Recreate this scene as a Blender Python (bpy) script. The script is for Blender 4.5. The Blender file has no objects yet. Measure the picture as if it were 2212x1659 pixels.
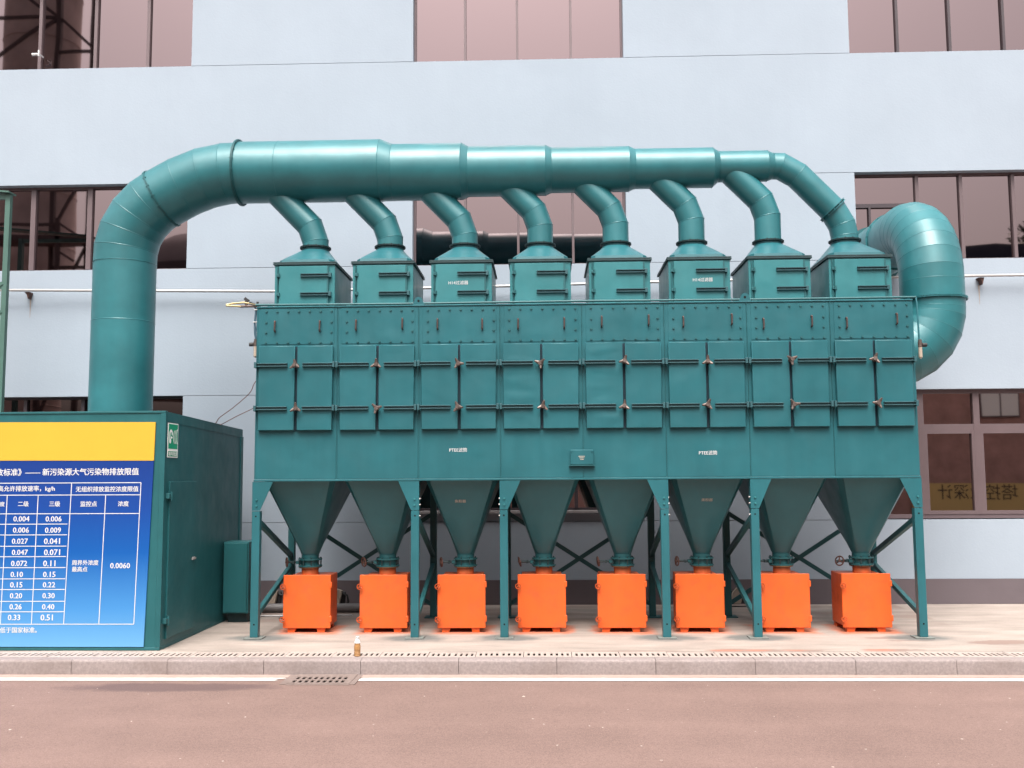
import bpy, bmesh, math, random
from mathutils import Vector, Matrix, noise
random.seed(7)
R = math.radians
scene = bpy.context.scene
COL = scene.collection

# ------------------------------------------------------------------ camera
cd = bpy.data.cameras.new('camera'); cam = bpy.data.objects.new('camera', cd); COL.objects.link(cam)
yaw, pitch, roll = 0.0324, 0.0939, 0.0061
Fv = Vector((-math.sin(yaw)*math.cos(pitch), math.cos(yaw)*math.cos(pitch), math.sin(pitch)))
Rv = Vector((math.cos(yaw), math.sin(yaw), 0)); Uv = Rv.cross(Fv)
R2 = Rv*math.cos(roll) - Uv*math.sin(roll); U2 = Uv*math.cos(roll) + Rv*math.sin(roll)
M3 = Matrix((R2, U2, -Fv)).transposed()
cam.matrix_world = Matrix.Translation((0, 0, 1.8516)) @ M3.to_4x4()
cd.sensor_width = 36; cd.lens = 36*2124.4/2212
cd.clip_start = .1; cd.clip_end = 1500
scene.camera = cam

# ------------------------------------------------------------------ sky, sun, exposure
SUN_EL, SUN_AZ = R(62), R(184)            # azimuth clockwise from +Y: behind the camera, a little to the left
w = bpy.data.worlds.new('World'); scene.world = w; w.use_nodes = True
nt = w.node_tree; nt.nodes.clear()
sky = nt.nodes.new('ShaderNodeTexSky'); sky.sky_type = 'NISHITA'; sky.sun_disc = False
sky.sun_elevation = SUN_EL; sky.sun_rotation = SUN_AZ; sky.air_density = 1.6; sky.dust_density = 10; sky.ozone_density = 1
hs = nt.nodes.new('ShaderNodeHueSaturation'); hs.inputs['Saturation'].default_value = .28
bg = nt.nodes.new('ShaderNodeBackground'); bg.inputs['Strength'].default_value = .15
wo = nt.nodes.new('ShaderNodeOutputWorld')
nt.links.new(sky.outputs[0], hs.inputs['Color']); nt.links.new(hs.outputs[0], bg.inputs[0]); nt.links.new(bg.outputs[0], wo.inputs[0])
sl = bpy.data.lights.new('sun', 'SUN'); sl.energy = 1.55; sl.angle = R(34); sl.color = (1, .95, .88)
so = bpy.data.objects.new('sun', sl); COL.objects.link(so)
sd = Vector((math.sin(SUN_AZ)*math.cos(SUN_EL), math.cos(SUN_AZ)*math.cos(SUN_EL), math.sin(SUN_EL)))
so.rotation_euler = sd.to_track_quat('Z', 'Y').to_euler(); so.location = (0, -8, 30)
vs = scene.view_settings
vs.view_transform = 'Standard'; vs.look = 'None'; vs.gamma = 1; vs.exposure = 1.13; vs.use_curve_mapping = False

# ------------------------------------------------------------------ mesh helper
class MB:
    def __init__(s, off=(0, 0, 0)):
        s.v = []; s.f = []; s.o = Vector(off)
    def add(s, vs_, fs):
        n = len(s.v); s.v += [Vector(p) - s.o for p in vs_]; s.f += [tuple(i+n for i in f) for f in fs]
    def box(s, x0, x1, y0, y1, z0, z1, b=0):
        if b <= 0:
            s.add([(x0,y0,z0),(x1,y0,z0),(x1,y1,z0),(x0,y1,z0),(x0,y0,z1),(x1,y0,z1),(x1,y1,z1),(x0,y1,z1)],
                  [(3,2,1,0),(4,5,6,7),(0,1,5,4),(1,2,6,5),(2,3,7,6),(3,0,4,7)]); return s
        lo = (x0,y0,z0); hi = (x1,y1,z1); vv = []; idx = {}
        for sx in (0,1):
            for sy in (0,1):
                for sz in (0,1):
                    sg = (sx,sy,sz)
                    for ax in range(3):
                        p = []
                        for k in range(3):
                            base = hi[k] if sg[k] else lo[k]
                            p.append(base if k == ax else base + (-b if sg[k] else b))
                        idx[(sg,ax)] = len(vv); vv.append(p)
        ff = []
        for ax in range(3):
            o = [k for k in range(3) if k != ax]
            for sd_ in (0,1):
                q = []
                for a_, b_ in ((0,0),(1,0),(1,1),(0,1)):
                    sg = [0,0,0]; sg[ax] = sd_; sg[o[0]] = a_; sg[o[1]] = b_; q.append(idx[(tuple(sg),ax)])
                ff.append(q)
        for ax in range(3):
            o = [k for k in range(3) if k != ax]
            for a_ in (0,1):
                for b_ in (0,1):
                    s0 = [0,0,0]; s0[o[0]] = a_; s0[o[1]] = b_; s1 = list(s0); s1[ax] = 1
                    ff.append([idx[(tuple(s0),o[0])], idx[(tuple(s1),o[0])], idx[(tuple(s1),o[1])], idx[(tuple(s0),o[1])]])
        for sx in (0,1):
            for sy in (0,1):
                for sz in (0,1): ff.append([idx[((sx,sy,sz),k)] for k in range(3)])
        s.add(vv, ff); return s
    def cyl(s, p0, p1, r, r2=None, n=14, caps=True):
        p0 = Vector(p0); p1 = Vector(p1); r2 = r if r2 is None else r2; d = (p1-p0).normalized()
        a = Vector((0,0,1)) if abs(d.z) < .9 else Vector((1,0,0)); u = d.cross(a).normalized(); v = d.cross(u)
        vv = []
        for k in range(n):
            t = 2*math.pi*k/n; c = u*math.cos(t)+v*math.sin(t); vv += [p0+c*r, p1+c*r2]
        ff = [(2*k, 2*((k+1)%n), 2*((k+1)%n)+1, 2*k+1) for k in range(n)]
        if caps: ff += [tuple(2*k for k in range(n))[::-1], tuple(2*k+1 for k in range(n))]
        s.add(vv, ff); return s
    def tube(s, pts, r, n=8, closed=False):
        pts = [Vector(p) for p in pts]; N = len(pts); vv = []; u = None
        for i in range(N):
            a = pts[(i-1) % N] if (i or closed) else pts[i]; b = pts[(i+1) % N] if (i < N-1 or closed) else pts[i]
            d = (b-a).normalized()
            if u is None:
                q = Vector((0,0,1)) if abs(d.z) < .9 else Vector((1,0,0)); u = d.cross(q).normalized()
            u = (u - d*u.dot(d)).normalized(); v = d.cross(u)
            for k in range(n):
                t = 2*math.pi*k/n; vv.append(pts[i] + (u*math.cos(t)+v*math.sin(t))*r)
        ff = []
        for i in range(N if closed else N-1):
            j = (i+1) % N
            for k in range(n): ff.append((i*n+k, i*n+(k+1)%n, j*n+(k+1)%n, j*n+k))
        if not closed: ff += [tuple(range(n))[::-1], tuple((N-1)*n+k for k in range(n))]
        s.add(vv, ff); return s
    def bar(s, p0, p1, wd, th, up=(0,1,0)):
        p0 = Vector(p0); p1 = Vector(p1); d = (p1-p0).normalized(); v = Vector(up); v = (v-d*v.dot(d)).normalized(); u = d.cross(v)
        vv = [p+u*a*wd/2+v*b*th/2 for p in (p0,p1) for a,b in ((-1,-1),(1,-1),(1,1),(-1,1))]
        s.add(vv, [(3,2,1,0),(4,5,6,7),(0,1,5,4),(1,2,6,5),(2,3,7,6),(3,0,4,7)]); return s
    def prism(s, poly, y0, y1):                       # outline in X,Z extruded along Y
        n = len(poly); vv = [(x,y0,z) for x,z in poly]+[(x,y1,z) for x,z in poly]
        s.add(vv, [tuple(range(n)), tuple(range(n,2*n))[::-1]] + [(k, k+n, (k+1)%n+n, (k+1)%n) for k in range(n)]); return s
    def lathe(s, prof, c, n=20):                      # profile (r, z) about a vertical axis at c
        vv = []; m = len(prof)
        for k in range(n):
            t = 2*math.pi*k/n
            for r, z in prof: vv.append((c[0]+r*math.cos(t), c[1]+r*math.sin(t), c[2]+z))
        ff = [(k*m+i, ((k+1)%n)*m+i, ((k+1)%n)*m+i+1, k*m+i+1) for k in range(n) for i in range(m-1)]
        ff += [tuple(k*m for k in range(n))[::-1], tuple(k*m+m-1 for k in range(n))]
        s.add(vv, ff); return s
    def ring(s, c, nrm, Rr, r, n=24, m=6):
        nrm = Vector(nrm).normalized(); a = Vector((0,0,1)) if abs(nrm.z) < .9 else Vector((1,0,0))
        u = nrm.cross(a).normalized(); v = nrm.cross(u); c = Vector(c); vv = []
        for k in range(n):
            t = 2*math.pi*k/n; q = u*math.cos(t)+v*math.sin(t)
            for j in range(m):
                p = 2*math.pi*j/m; vv.append(c+q*(Rr+r*math.cos(p))+nrm*r*math.sin(p))
        s.add(vv, [(k*m+j, k*m+(j+1)%m, ((k+1)%n)*m+(j+1)%m, ((k+1)%n)*m+j) for k in range(n) for j in range(m)]); return s
    def build(s, name, mat, parent=None, ang=32):
        me = bpy.data.meshes.new(name); me.from_pydata([tuple(p) for p in s.v], [], s.f)
        bm = bmesh.new(); bm.from_mesh(me); bmesh.ops.recalc_face_normals(bm, faces=bm.faces)
        la = R(ang)
        for e in bm.edges:
            e.smooth = len(e.link_faces) == 2 and e.calc_face_angle(0) < la
        for f in bm.faces: f.smooth = True
        bm.to_mesh(me); bm.free(); me.materials.append(mat)
        o = bpy.data.objects.new(name, me); COL.objects.link(o)
        if parent: o.parent = parent
        return o

def thing(name, label, cat, loc=(0,0,0), group=None):
    o = bpy.data.objects.new(name, None); COL.objects.link(o); o.location = loc; o.empty_display_size = .2
    o['label'] = label; o['category'] = cat
    if group: o['group'] = group
    return o
def tag(o, label=None, cat=None, group=None, kind=None):
    if label: o['label'] = label
    if cat: o['category'] = cat
    if group: o['group'] = group
    if kind: o['kind'] = kind
    return o
def copy_tree(o, parent=None):
    c = o.copy(); COL.objects.link(c)
    if parent: c.parent = parent
    for ch in list(o.children): copy_tree(ch, c)
    return c
def text(s, x0, x1, zc, y, mat, parent, off=(0,0,0), bold=.012, name='lettering'):
    """flat print facing -Y, fitted between x0 and x1, centred on height zc"""
    cu = bpy.data.curves.new('t', 'FONT'); cu.body = s; cu.resolution_u = 2
    ob = bpy.data.objects.new('t', cu); COL.objects.link(ob)
    dg = bpy.context.evaluated_depsgraph_get(); dg.update()
    me = bpy.data.meshes.new_from_object(ob.evaluated_get(dg))
    bpy.data.objects.remove(ob); bpy.data.curves.remove(cu)
    xs = [v.co.x for v in me.vertices]; ys = [v.co.y for v in me.vertices]
    k = (x1-x0)/(max(xs)-min(xs)); zm = (max(ys)+min(ys))/2
    x_lo = min(xs); P = []; F = []
    for j, (dx, dy) in enumerate(((0,0),(bold,0),(-bold,0),(0,bold))):
        n = len(P)
        P += [tuple(Vector((x0+(v.co.x-x_lo+dx)*k, y-.0001*j, zc+(v.co.y-zm+dy)*k)) - Vector(off)) for v in me.vertices]
        F += [tuple(i+n for i in p.vertices) for p in me.polygons]
    me = bpy.data.meshes.new(name); me.from_pydata(P, [], F)
    me.materials.clear(); me.materials.append(mat)
    o = bpy.data.objects.new(name, me); COL.objects.link(o); o.parent = parent
    return o

# ------------------------------------------------------------------ materials
ALB = .62
def mat(name, col, rough=.5, metal=0, spec=.5, var=0, vscale=3, bump=0, bscale=60, coat=0, dirt_shade=None, dscale=1.2, damt=.5, rvar=0, detail=4, streak=0, dent=0):
    col = tuple(c*ALB for c in col); dirt_shade = tuple(c*ALB for c in dirt_shade) if dirt_shade else None
    m = bpy.data.materials.new(name); m.use_nodes = True; t = m.node_tree; b = t.nodes['Principled BSDF']; L = t.links.new
    b.inputs['Base Color'].default_value = (*col, 1); b.inputs['Roughness'].default_value = rough
    b.inputs['Metallic'].default_value = metal; b.inputs['Specular IOR Level'].default_value = spec
    b.inputs['Coat Weight'].default_value = coat; b.inputs['Coat Roughness'].default_value = .15
    tc = t.nodes.new('ShaderNodeNewGeometry')
    last = None
    if var:
        n = t.nodes.new('ShaderNodeTexNoise'); n.inputs['Scale'].default_value = vscale; n.inputs['Detail'].default_value = detail
        n.inputs['Roughness'].default_value = .6; L(tc.outputs['Position'], n.inputs['Vector'])
        mr = t.nodes.new('ShaderNodeMapRange'); mr.inputs['From Min'].default_value = .3; mr.inputs['From Max'].default_value = .7
        mr.inputs['To Min'].default_value = 1-var; mr.inputs['To Max'].default_value = 1+var; L(n.outputs['Fac'], mr.inputs['Value'])
        mx = t.nodes.new('ShaderNodeVectorMath'); mx.operation = 'SCALE'; mx.inputs[0].default_value = col; L(mr.outputs[0], mx.inputs['Scale'])
        last = mx.outputs[0]
    if streak:
        vm = t.nodes.new('ShaderNodeVectorMath'); vm.operation = 'MULTIPLY'; vm.inputs[1].default_value = (7, 7, .45); L(tc.outputs['Position'], vm.inputs[0])
        n5 = t.nodes.new('ShaderNodeTexNoise'); n5.inputs['Scale'].default_value = 1; n5.inputs['Detail'].default_value = 6; n5.inputs['Roughness'].default_value = .6; L(vm.outputs[0], n5.inputs['Vector'])
        r5 = t.nodes.new('ShaderNodeMapRange'); r5.inputs['From Min'].default_value = .35; r5.inputs['From Max'].default_value = .7
        r5.inputs['To Min'].default_value = 1+streak*.5; r5.inputs['To Max'].default_value = 1-streak; L(n5.outputs['Fac'], r5.inputs['Value'])
        m5 = t.nodes.new('ShaderNodeVectorMath'); m5.operation = 'SCALE'
        if last: L(last, m5.inputs[0])
        else: m5.inputs[0].default_value = col
        L(r5.outputs[0], m5.inputs['Scale']); last = m5.outputs[0]
    if dirt_shade:
        n2 = t.nodes.new('ShaderNodeTexNoise'); n2.inputs['Scale'].default_value = dscale; n2.inputs['Detail'].default_value = 7; n2.inputs['Roughness'].default_value = .65
        L(tc.outputs['Position'], n2.inputs['Vector'])
        r2 = t.nodes.new('ShaderNodeMapRange'); r2.inputs['From Min'].default_value = .5; r2.inputs['From Max'].default_value = .75
        r2.inputs['To Max'].default_value = damt; L(n2.outputs['Fac'], r2.inputs['Value'])
        mm = t.nodes.new('ShaderNodeMix'); mm.data_type = 'RGBA'; L(r2.outputs[0], mm.inputs['Factor'])
        if last: L(last, mm.inputs['A'])
        else: mm.inputs['A'].default_value = (*col, 1)
        mm.inputs['B'].default_value = (*dirt_shade, 1); last = mm.outputs['Result']
    if last: L(last, b.inputs['Base Color'])
    if rvar:
        n3 = t.nodes.new('ShaderNodeTexNoise'); n3.inputs['Scale'].default_value = 4; n3.inputs['Detail'].default_value = 5; L(tc.outputs['Position'], n3.inputs['Vector'])
        r3 = t.nodes.new('ShaderNodeMapRange'); r3.inputs['From Min'].default_value = .3; r3.inputs['From Max'].default_value = .7
        r3.inputs['To Min'].default_value = rough-rvar; r3.inputs['To Max'].default_value = rough+rvar; L(n3.outputs['Fac'], r3.inputs['Value']); L(r3.outputs[0], b.inputs['Roughness'])
    if bump:
        n4 = t.nodes.new('ShaderNodeTexNoise'); n4.inputs['Scale'].default_value = bscale; n4.inputs['Detail'].default_value = 3; L(tc.outputs['Position'], n4.inputs['Vector'])
        bp = t.nodes.new('ShaderNodeBump'); bp.inputs['Strength'].default_value = bump; bp.inputs['Distance'].default_value = .01
        L(n4.outputs['Fac'], bp.inputs['Height'])
        if dent:
            n6 = t.nodes.new('ShaderNodeTexNoise'); n6.inputs['Scale'].default_value = 2.6; n6.inputs['Detail'].default_value = 2; L(tc.outputs['Position'], n6.inputs['Vector'])
            b6 = t.nodes.new('ShaderNodeBump'); b6.inputs['Strength'].default_value = dent; b6.inputs['Distance'].default_value = .05
            L(n6.outputs['Fac'], b6.inputs['Height']); L(b6.outputs[0], bp.inputs['Normal'])
        L(bp.outputs[0], b.inputs['Normal'])
    return m
TEAL = (.027, .154, .182)
M = {}
M['teal'] = mat('teal_paint', TEAL, .36, 0, .32, .10, 1.7, .05, 25, .12, None, 1, 0, .06, streak=.07, dent=.22)
M['box'] = mat('pale_teal_paint', (.045,.232,.255), .40, 0, .32, .08, 1.7, .05, 25, .12, None, 1, 0, .06, streak=.06, dent=.2)  # teal lightened to make up for dim light on the filter housings
M['duct'] = mat('teal_duct_paint', (.030,.200,.228), .42, .1, .38, .17, 1.6, .03, 9, .25, None, 1, 0, .05, 4, streak=.04, dent=.14)
M['duct'].node_tree.nodes['Principled BSDF'].inputs['Coat IOR'].default_value = 1.6
M['duct'].node_tree.nodes['Principled BSDF'].inputs['Coat Roughness'].default_value = .26
M['teal_dark'] = mat('teal_steel_paint', (.024,.135,.15), .5, 0, .35, .12, 3)
M['bar'] = mat('dark_teal_clamp_paint', (.03,.115,.135), .45, 0, .5, .15, 12)
M['navy'] = mat('dark_door_gasket', (.012,.035,.055), .6, 0, .3)  # near-black colour for the painted shade between the doors
M['wheel'] = mat('worn_orange_paint', (.62,.10,.02), .45, 0, .5, .2, 30)
M['plate'] = mat('dusty_steel_plate', (.22,.24,.225), .7, .1, .4, .2, 20)
M['rim'] = mat('dark_flange_gasket', (.02,.055,.062), .5, 0, .4, .15, 8)
M['housing'] = mat('housing_teal_paint', (.022,.140,.155), .45, 0, .3, .10, 1.4, .04, 20, .05, None, 1, 0, .05, streak=.08, dent=.25)
M['orange'] = mat('orange_paint', (.98,.150,.022), .42, 0, .45, .06, 2.5, .03, 30, .1, (.42,.10,.035), 8, .55, .06, streak=.05, dent=.2)
M['wall'] = mat('pale_blue_render', (.470,.543,.632), .85, 0, .2, .03, .8, .16, 38, 0, (.425,.495,.58), .45, .6, streak=.010)
M['groove'] = mat('joint_back', (.05,.05,.06), .9, 0, .1)
M['plinth'] = mat('plinth_render', (.19,.155,.17), .8, 0, .2, .08, 2, .1, 40, 0, (.14,.11,.12), 1, .5)
M['frame'] = mat('mauve_window_frame', (.20,.145,.155), .4, .2, .5, .05, 4)
M['frame_dark'] = mat('dark_window_frame', (.075,.055,.065), .45, .1, .5, .05, 4)
M['sill'] = mat('sill_stone', (.45,.42,.43), .7, 0, .3, .08, 5)
M['gal'] = mat('galvanised_pipe', (.62,.60,.60), .4, .3, .5, .08, 6, 0, 0, 0, (.5,.36,.3), 3, .5)
M['rust'] = mat('rusty_steel', (.15,.075,.06), .75, .1, .4, .3, 30, .1, 90)
M['handle'] = mat('dark_rusted_handle', (.085,.050,.045), .7, .1, .4, .3, 30)
M['brass'] = mat('weathered_brass', (.185,.14,.125), .45, .55, .5, .25, 30)
M['white'] = mat('white_plastic', (.8,.8,.8), .4)
M['signwhite'] = mat('bright_sign_white', (1.35,1.35,1.35), .35)
M['print'] = mat('white_print', (.8,.8,.82), .6, 0, .3)
M['faded'] = mat('faded_print', (.50,.46,.40), .7, 0, .3, .25, 40)
M['yellow'] = mat('yellow_print', (.84,.49,.055), .6, 0, .15, .03, 2, .04, 8)
M['green_sign'] = mat('green_print', (.0,.42,.22), .45, 0, .4)
M['black'] = mat('black_rubber', (.02,.02,.022), .6)
M['blackhole'] = mat('drain_dark', (.018,.012,.011), .95, 0, .05)
M['hose'] = mat('yellow_hose', (.62,.47,.16), .35)
M['bluehose'] = mat('blue_grey_hose', (.06,.13,.18), .4)
M['wire'] = mat('brown_cable', (.16,.075,.06), .6)
M['kerb'] = mat('granite_kerb', (.345,.285,.275), .8, 0, .3, .18, 40, .12, 120, 0, (.23,.175,.16), 1.7, .7)
M['cover'] = mat('pale_drain_stone', (.50,.415,.375), .8, 0, .3, .08, 25, .06, 90, 0, (.36,.28,.25), 2.5, .6)
M['gutter'] = mat('gutter_concrete', (.47,.345,.30), .85, 0, .2, .09, 12, .05, 60, 0, (.36,.27,.24), 2, .5)
M['grate'] = mat('grate_concrete', (.27,.205,.185), .85, 0, .2, .15, 20, .1, 60, 0, (.19,.14,.125), 6, .6)
M['line'] = mat('worn_road_paint', (.82,.80,.76), .75, 0, .2, .04, 30, .05, 80, 0, (.55,.48,.42), 5, .35)
M['grit'] = mat('pale_grit', (.62,.52,.46), .9, 0, .2, .3, 30)
M['cream'] = mat('cream_plastic', (.50,.41,.33), .5)
M['stone'] = mat('grey_pipe_plastic', (.21,.19,.19), .5, 0, .5, .1, 10)
M['bottle'] = mat('amber_plastic', (.50,.26,.10), .18, 0, .6, .15, 40)
M['brick'] = mat('red_brown_brick', (.60,.38,.33), .85, 0, .2, .2, 1.5)
M['darkroof'] = mat('dark_cladding', (.12,.10,.11), .7, 0, .3, .15, 1)
M['banner'] = mat('yellow_banner', (.95,.72,.28), .6)
M['ink'] = mat('dark_ink', (.03,.03,.03), .6)
M['silo'] = mat('weathered_silo_concrete', (1.0,.84,.77), .85, 0, .2, .25, .5)
M['steel'] = mat('dark_structural_steel', (.13,.085,.085), .6, .2)
M['bark'] = mat('bark', (.08,.055,.04), .9)
M['leaf'] = mat('leaf', (.05,.085,.03), .6, 0, .4, .4, 2)
M['greensteel'] = mat('green_frame_paint', (.075,.17,.14), .5, 0, .5, .1, 5)
M['pane_pale'] = mat('pale_window_blind', (1.2,1.3,1.25), .4, 0)  # white surface standing in for sky light seen through the far windows

def glass(name, col, rough=.02):
    m = mat(name, col, rough, 1, .5)
    t = m.node_tree; b = t.nodes['Principled BSDF']; L = t.links.new
    g = t.nodes.new('ShaderNodeNewGeometry'); n = t.nodes.new('ShaderNodeTexNoise'); n.inputs['Scale'].default_value = .9; n.inputs['Detail'].default_value = 1
    L(g.outputs['Position'], n.inputs['Vector']); bp = t.nodes.new('ShaderNodeBump'); bp.inputs['Strength'].default_value = .02; bp.inputs['Distance'].default_value = .05
    L(n.outputs['Fac'], bp.inputs['Height']); L(bp.outputs[0], b.inputs['Normal'])
    return m
M['glass'] = glass('bronze_mirror_glass', (.345,.255,.262))
M['glass_low'] = glass('bronze_low_glass', (.66,.52,.50))
M['glass_dark'] = glass('dark_bronze_glass', (.20,.145,.145))

# blue printed panel, deep blue at the head fading to pale blue at the foot (as printed)
m = mat('blue_print', (.05,.15,.5), .65, 0, .12); t = m.node_tree; b = t.nodes['Principled BSDF']
g = t.nodes.new('ShaderNodeNewGeometry'); sx = t.nodes.new('ShaderNodeSeparateXYZ'); t.links.new(g.outputs['Position'], sx.inputs[0])
mr = t.nodes.new('ShaderNodeMapRange'); mr.inputs['From Min'].default_value = .05; mr.inputs['From Max'].default_value = 2.05; t.links.new(sx.outputs['Z'], mr.inputs['Value'])
cr = t.nodes.new('ShaderNodeValToRGB'); t.links.new(mr.outputs[0], cr.inputs['Fac'])
els = cr.color_ramp.elements; els[0].position = 0; els[0].color = (0.10,0.27,0.475,1); els[1].position = 1; els[1].color = (0.00744,0.031,0.1674,1)
for p_, c_ in ((.2,(0.045,0.185,0.42,1)), (.5,(0.005,0.072,0.28,1)), (.75,(0.00744,0.0434,0.217,1))):
    e = els.new(p_); e.color = c_
t.links.new(cr.outputs[0], b.inputs['Base Color']); M['blue'] = m

# orange neck paint fading into bare brown steel at its top (spray edge)
m = mat('sprayed_neck_paint', (.7,.11,.03), .5); t = m.node_tree; b = t.nodes['Principled BSDF']
g = t.nodes.new('ShaderNodeNewGeometry'); sx = t.nodes.new('ShaderNodeSeparateXYZ'); t.links.new(g.outputs['Position'], sx.inputs[0])
nz = t.nodes.new('ShaderNodeTexNoise'); nz.inputs['Scale'].default_value = 14; t.links.new(g.outputs['Position'], nz.inputs['Vector'])
ma = t.nodes.new('ShaderNodeMath'); ma.operation = 'MULTIPLY_ADD'; ma.inputs[1].default_value = .06; t.links.new(nz.outputs['Fac'], ma.inputs[0]); t.links.new(sx.outputs['Z'], ma.inputs[2])
mr = t.nodes.new('ShaderNodeMapRange'); mr.inputs['From Min'].default_value = .68; mr.inputs['From Max'].default_value = .78; t.links.new(ma.outputs[0], mr.inputs['Value'])
cr = t.nodes.new('ShaderNodeValToRGB'); t.links.new(mr.outputs[0], cr.inputs['Fac']); cr.color_ramp.elements[0].color = (0.5208,0.0899,0.0186,1); cr.color_ramp.elements[1].color = (0.1364,0.0744,0.0279,1)
t.links.new(cr.outputs[0], b.inputs['Base Color']); M['neck'] = m

# asphalt: reddish dusty surface with aggregate grain, pale specks and one damp patch
m = mat('dusty_asphalt', (.27,.18,.15), .85, 0, .25); t = m.node_tree; b = t.nodes['Principled BSDF']; L = t.links.new
g = t.nodes.new('ShaderNodeNewGeometry')
def nz_(s_, d_=4, rr=.6):
    n = t.nodes.new('ShaderNodeTexNoise'); n.inputs['Scale'].default_value = s_; n.inputs['Detail'].default_value = d_; n.inputs['Roughness'].default_value = rr; L(g.outputs['Position'], n.inputs['Vector']); return n.outputs['Fac']
def mr_(x, a, b_, c, d):
    r = t.nodes.new('ShaderNodeMapRange'); r.inputs['From Min'].default_value = a; r.inputs['From Max'].default_value = b_; r.inputs['To Min'].default_value = c; r.inputs['To Max'].default_value = d; L(x, r.inputs['Value']); return r.outputs[0]
def mul_(x, y):
    n = t.nodes.new('ShaderNodeMath'); n.operation = 'MULTIPLY'; L(x, n.inputs[0]); L(y, n.inputs[1]); return n.outputs[0]
fine = mul_(mr_(nz_(95, 3, .75), .3, .7, .68, 1.32), mr_(nz_(26, 5, .8), .3, .7, .86, 1.13)); mid = mr_(nz_(2.2, 6), .3, .7, .93, 1.06); big = mr_(nz_(.35, 3), .3, .7, .94, 1.06)
tv = t.nodes.new('ShaderNodeVectorMath'); tv.operation = 'MULTIPLY'; tv.inputs[1].default_value = (.06, 1.5, 1); L(g.outputs['Position'], tv.inputs[0])
tk = t.nodes.new('ShaderNodeTexNoise'); tk.inputs['Scale'].default_value = 1; tk.inputs['Detail'].default_value = 4; L(tv.outputs[0], tk.inputs['Vector'])
big = mul_(big, mr_(tk.outputs['Fac'], .3, .7, .92, 1.06))
f_ = mul_(mul_(fine, mid), big)
sc = t.nodes.new('ShaderNodeVectorMath'); sc.operation = 'SCALE'; sc.inputs[0].default_value = (0.160, 0.1055, 0.0925); L(f_, sc.inputs['Scale'])
vo = t.nodes.new('ShaderNodeTexVoronoi'); vo.inputs['Scale'].default_value = 38; L(g.outputs['Position'], vo.inputs['Vector'])
sp = mr_(vo.outputs['Distance'], .06, .11, 1, 0); pk = mr_(nz_(23, 1), .58, .63, 0, 1)
mx = t.nodes.new('ShaderNodeMix'); mx.data_type = 'RGBA'; L(mul_(sp, pk), mx.inputs['Factor']); L(sc.outputs[0], mx.inputs['A']); mx.inputs['B'].default_value = (0.31,0.248,0.2232,1)
# damp patch by the left of the white line
mp = t.nodes.new('ShaderNodeVectorMath'); mp.operation = 'MULTIPLY_ADD'; mp.inputs[1].default_value = (.78, 4.5, 0); mp.inputs[2].default_value = (3.65*.78, -9.62*4.5, 0); L(g.outputs['Position'], mp.inputs[0])
ln = t.nodes.new('ShaderNodeVectorMath'); ln.operation = 'LENGTH'; L(mp.outputs[0], ln.inputs[0])
wn = t.nodes.new('ShaderNodeMath'); wn.operation = 'MULTIPLY_ADD'; wn.inputs[1].default_value = 1.1; L(nz_(2.5, 5, .65), wn.inputs[0]); L(ln.outputs['Value'], wn.inputs[2])
wet = mr_(wn.outputs[0], 1.15, 1.5, .62, 0)
m2 = t.nodes.new('ShaderNodeMix'); m2.data_type = 'RGBA'; L(wet, m2.inputs['Factor']); L(mx.outputs['Result'], m2.inputs['A']); m2.inputs['B'].default_value = (0.062,0.0403,0.0434,1)
L(m2.outputs['Result'], b.inputs['Base Color'])
bp = t.nodes.new('ShaderNodeBump'); bp.inputs['Strength'].default_value = .35; bp.inputs['Distance'].default_value = .006; L(nz_(120, 3, .7), bp.inputs['Height']); L(bp.outputs[0], b.inputs['Normal'])
M['asphalt'] = m

# terrace concrete with overspray and painted shade stored as a stain map (R orange, G teal grey overspray and contact shade, B red grey patches and collector shadow)
m = mat('terrace_concrete', (.55,.45,.39), .85, 0, .2); t = m.node_tree; b = t.nodes['Principled BSDF']; L = t.links.new
g = t.nodes.new('ShaderNodeNewGeometry')
st_ = t.nodes.new('ShaderNodeVectorMath'); st_.operation = 'MULTIPLY'; st_.inputs[1].default_value = (.8, 2.6, 1); L(g.outputs['Position'], st_.inputs[0])
ns_ = t.nodes.new('ShaderNodeTexNoise'); ns_.inputs['Scale'].default_value = 1.3; ns_.inputs['Detail'].default_value = 8; ns_.inputs['Roughness'].default_value = .62; L(st_.outputs[0], ns_.inputs['Vector'])
f_ = mul_(mr_(nz_(40, 4, .7), .3, .7, .93, 1.07), mr_(ns_.outputs['Fac'], .3, .7, .70, 1.14))
sc = t.nodes.new('ShaderNodeVectorMath'); sc.operation = 'SCALE'; sc.inputs[0].default_value = (0.2945, 0.248, 0.2201); L(f_, sc.inputs['Scale'])
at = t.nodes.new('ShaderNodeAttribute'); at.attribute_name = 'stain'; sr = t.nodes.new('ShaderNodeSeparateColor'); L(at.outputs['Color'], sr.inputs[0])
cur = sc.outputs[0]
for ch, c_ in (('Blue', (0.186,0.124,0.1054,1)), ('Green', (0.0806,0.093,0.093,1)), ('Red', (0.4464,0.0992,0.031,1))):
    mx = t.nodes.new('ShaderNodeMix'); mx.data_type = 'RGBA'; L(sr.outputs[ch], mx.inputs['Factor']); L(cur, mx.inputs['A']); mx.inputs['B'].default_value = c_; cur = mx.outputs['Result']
L(cur, b.inputs['Base Color'])
bp = t.nodes.new('ShaderNodeBump'); bp.inputs['Strength'].default_value = .15; bp.inputs['Distance'].default_value = .006; L(nz_(70, 3, .6), bp.inputs['Height']); L(bp.outputs[0], b.inputs['Normal'])
M['terrace'] = m

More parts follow.
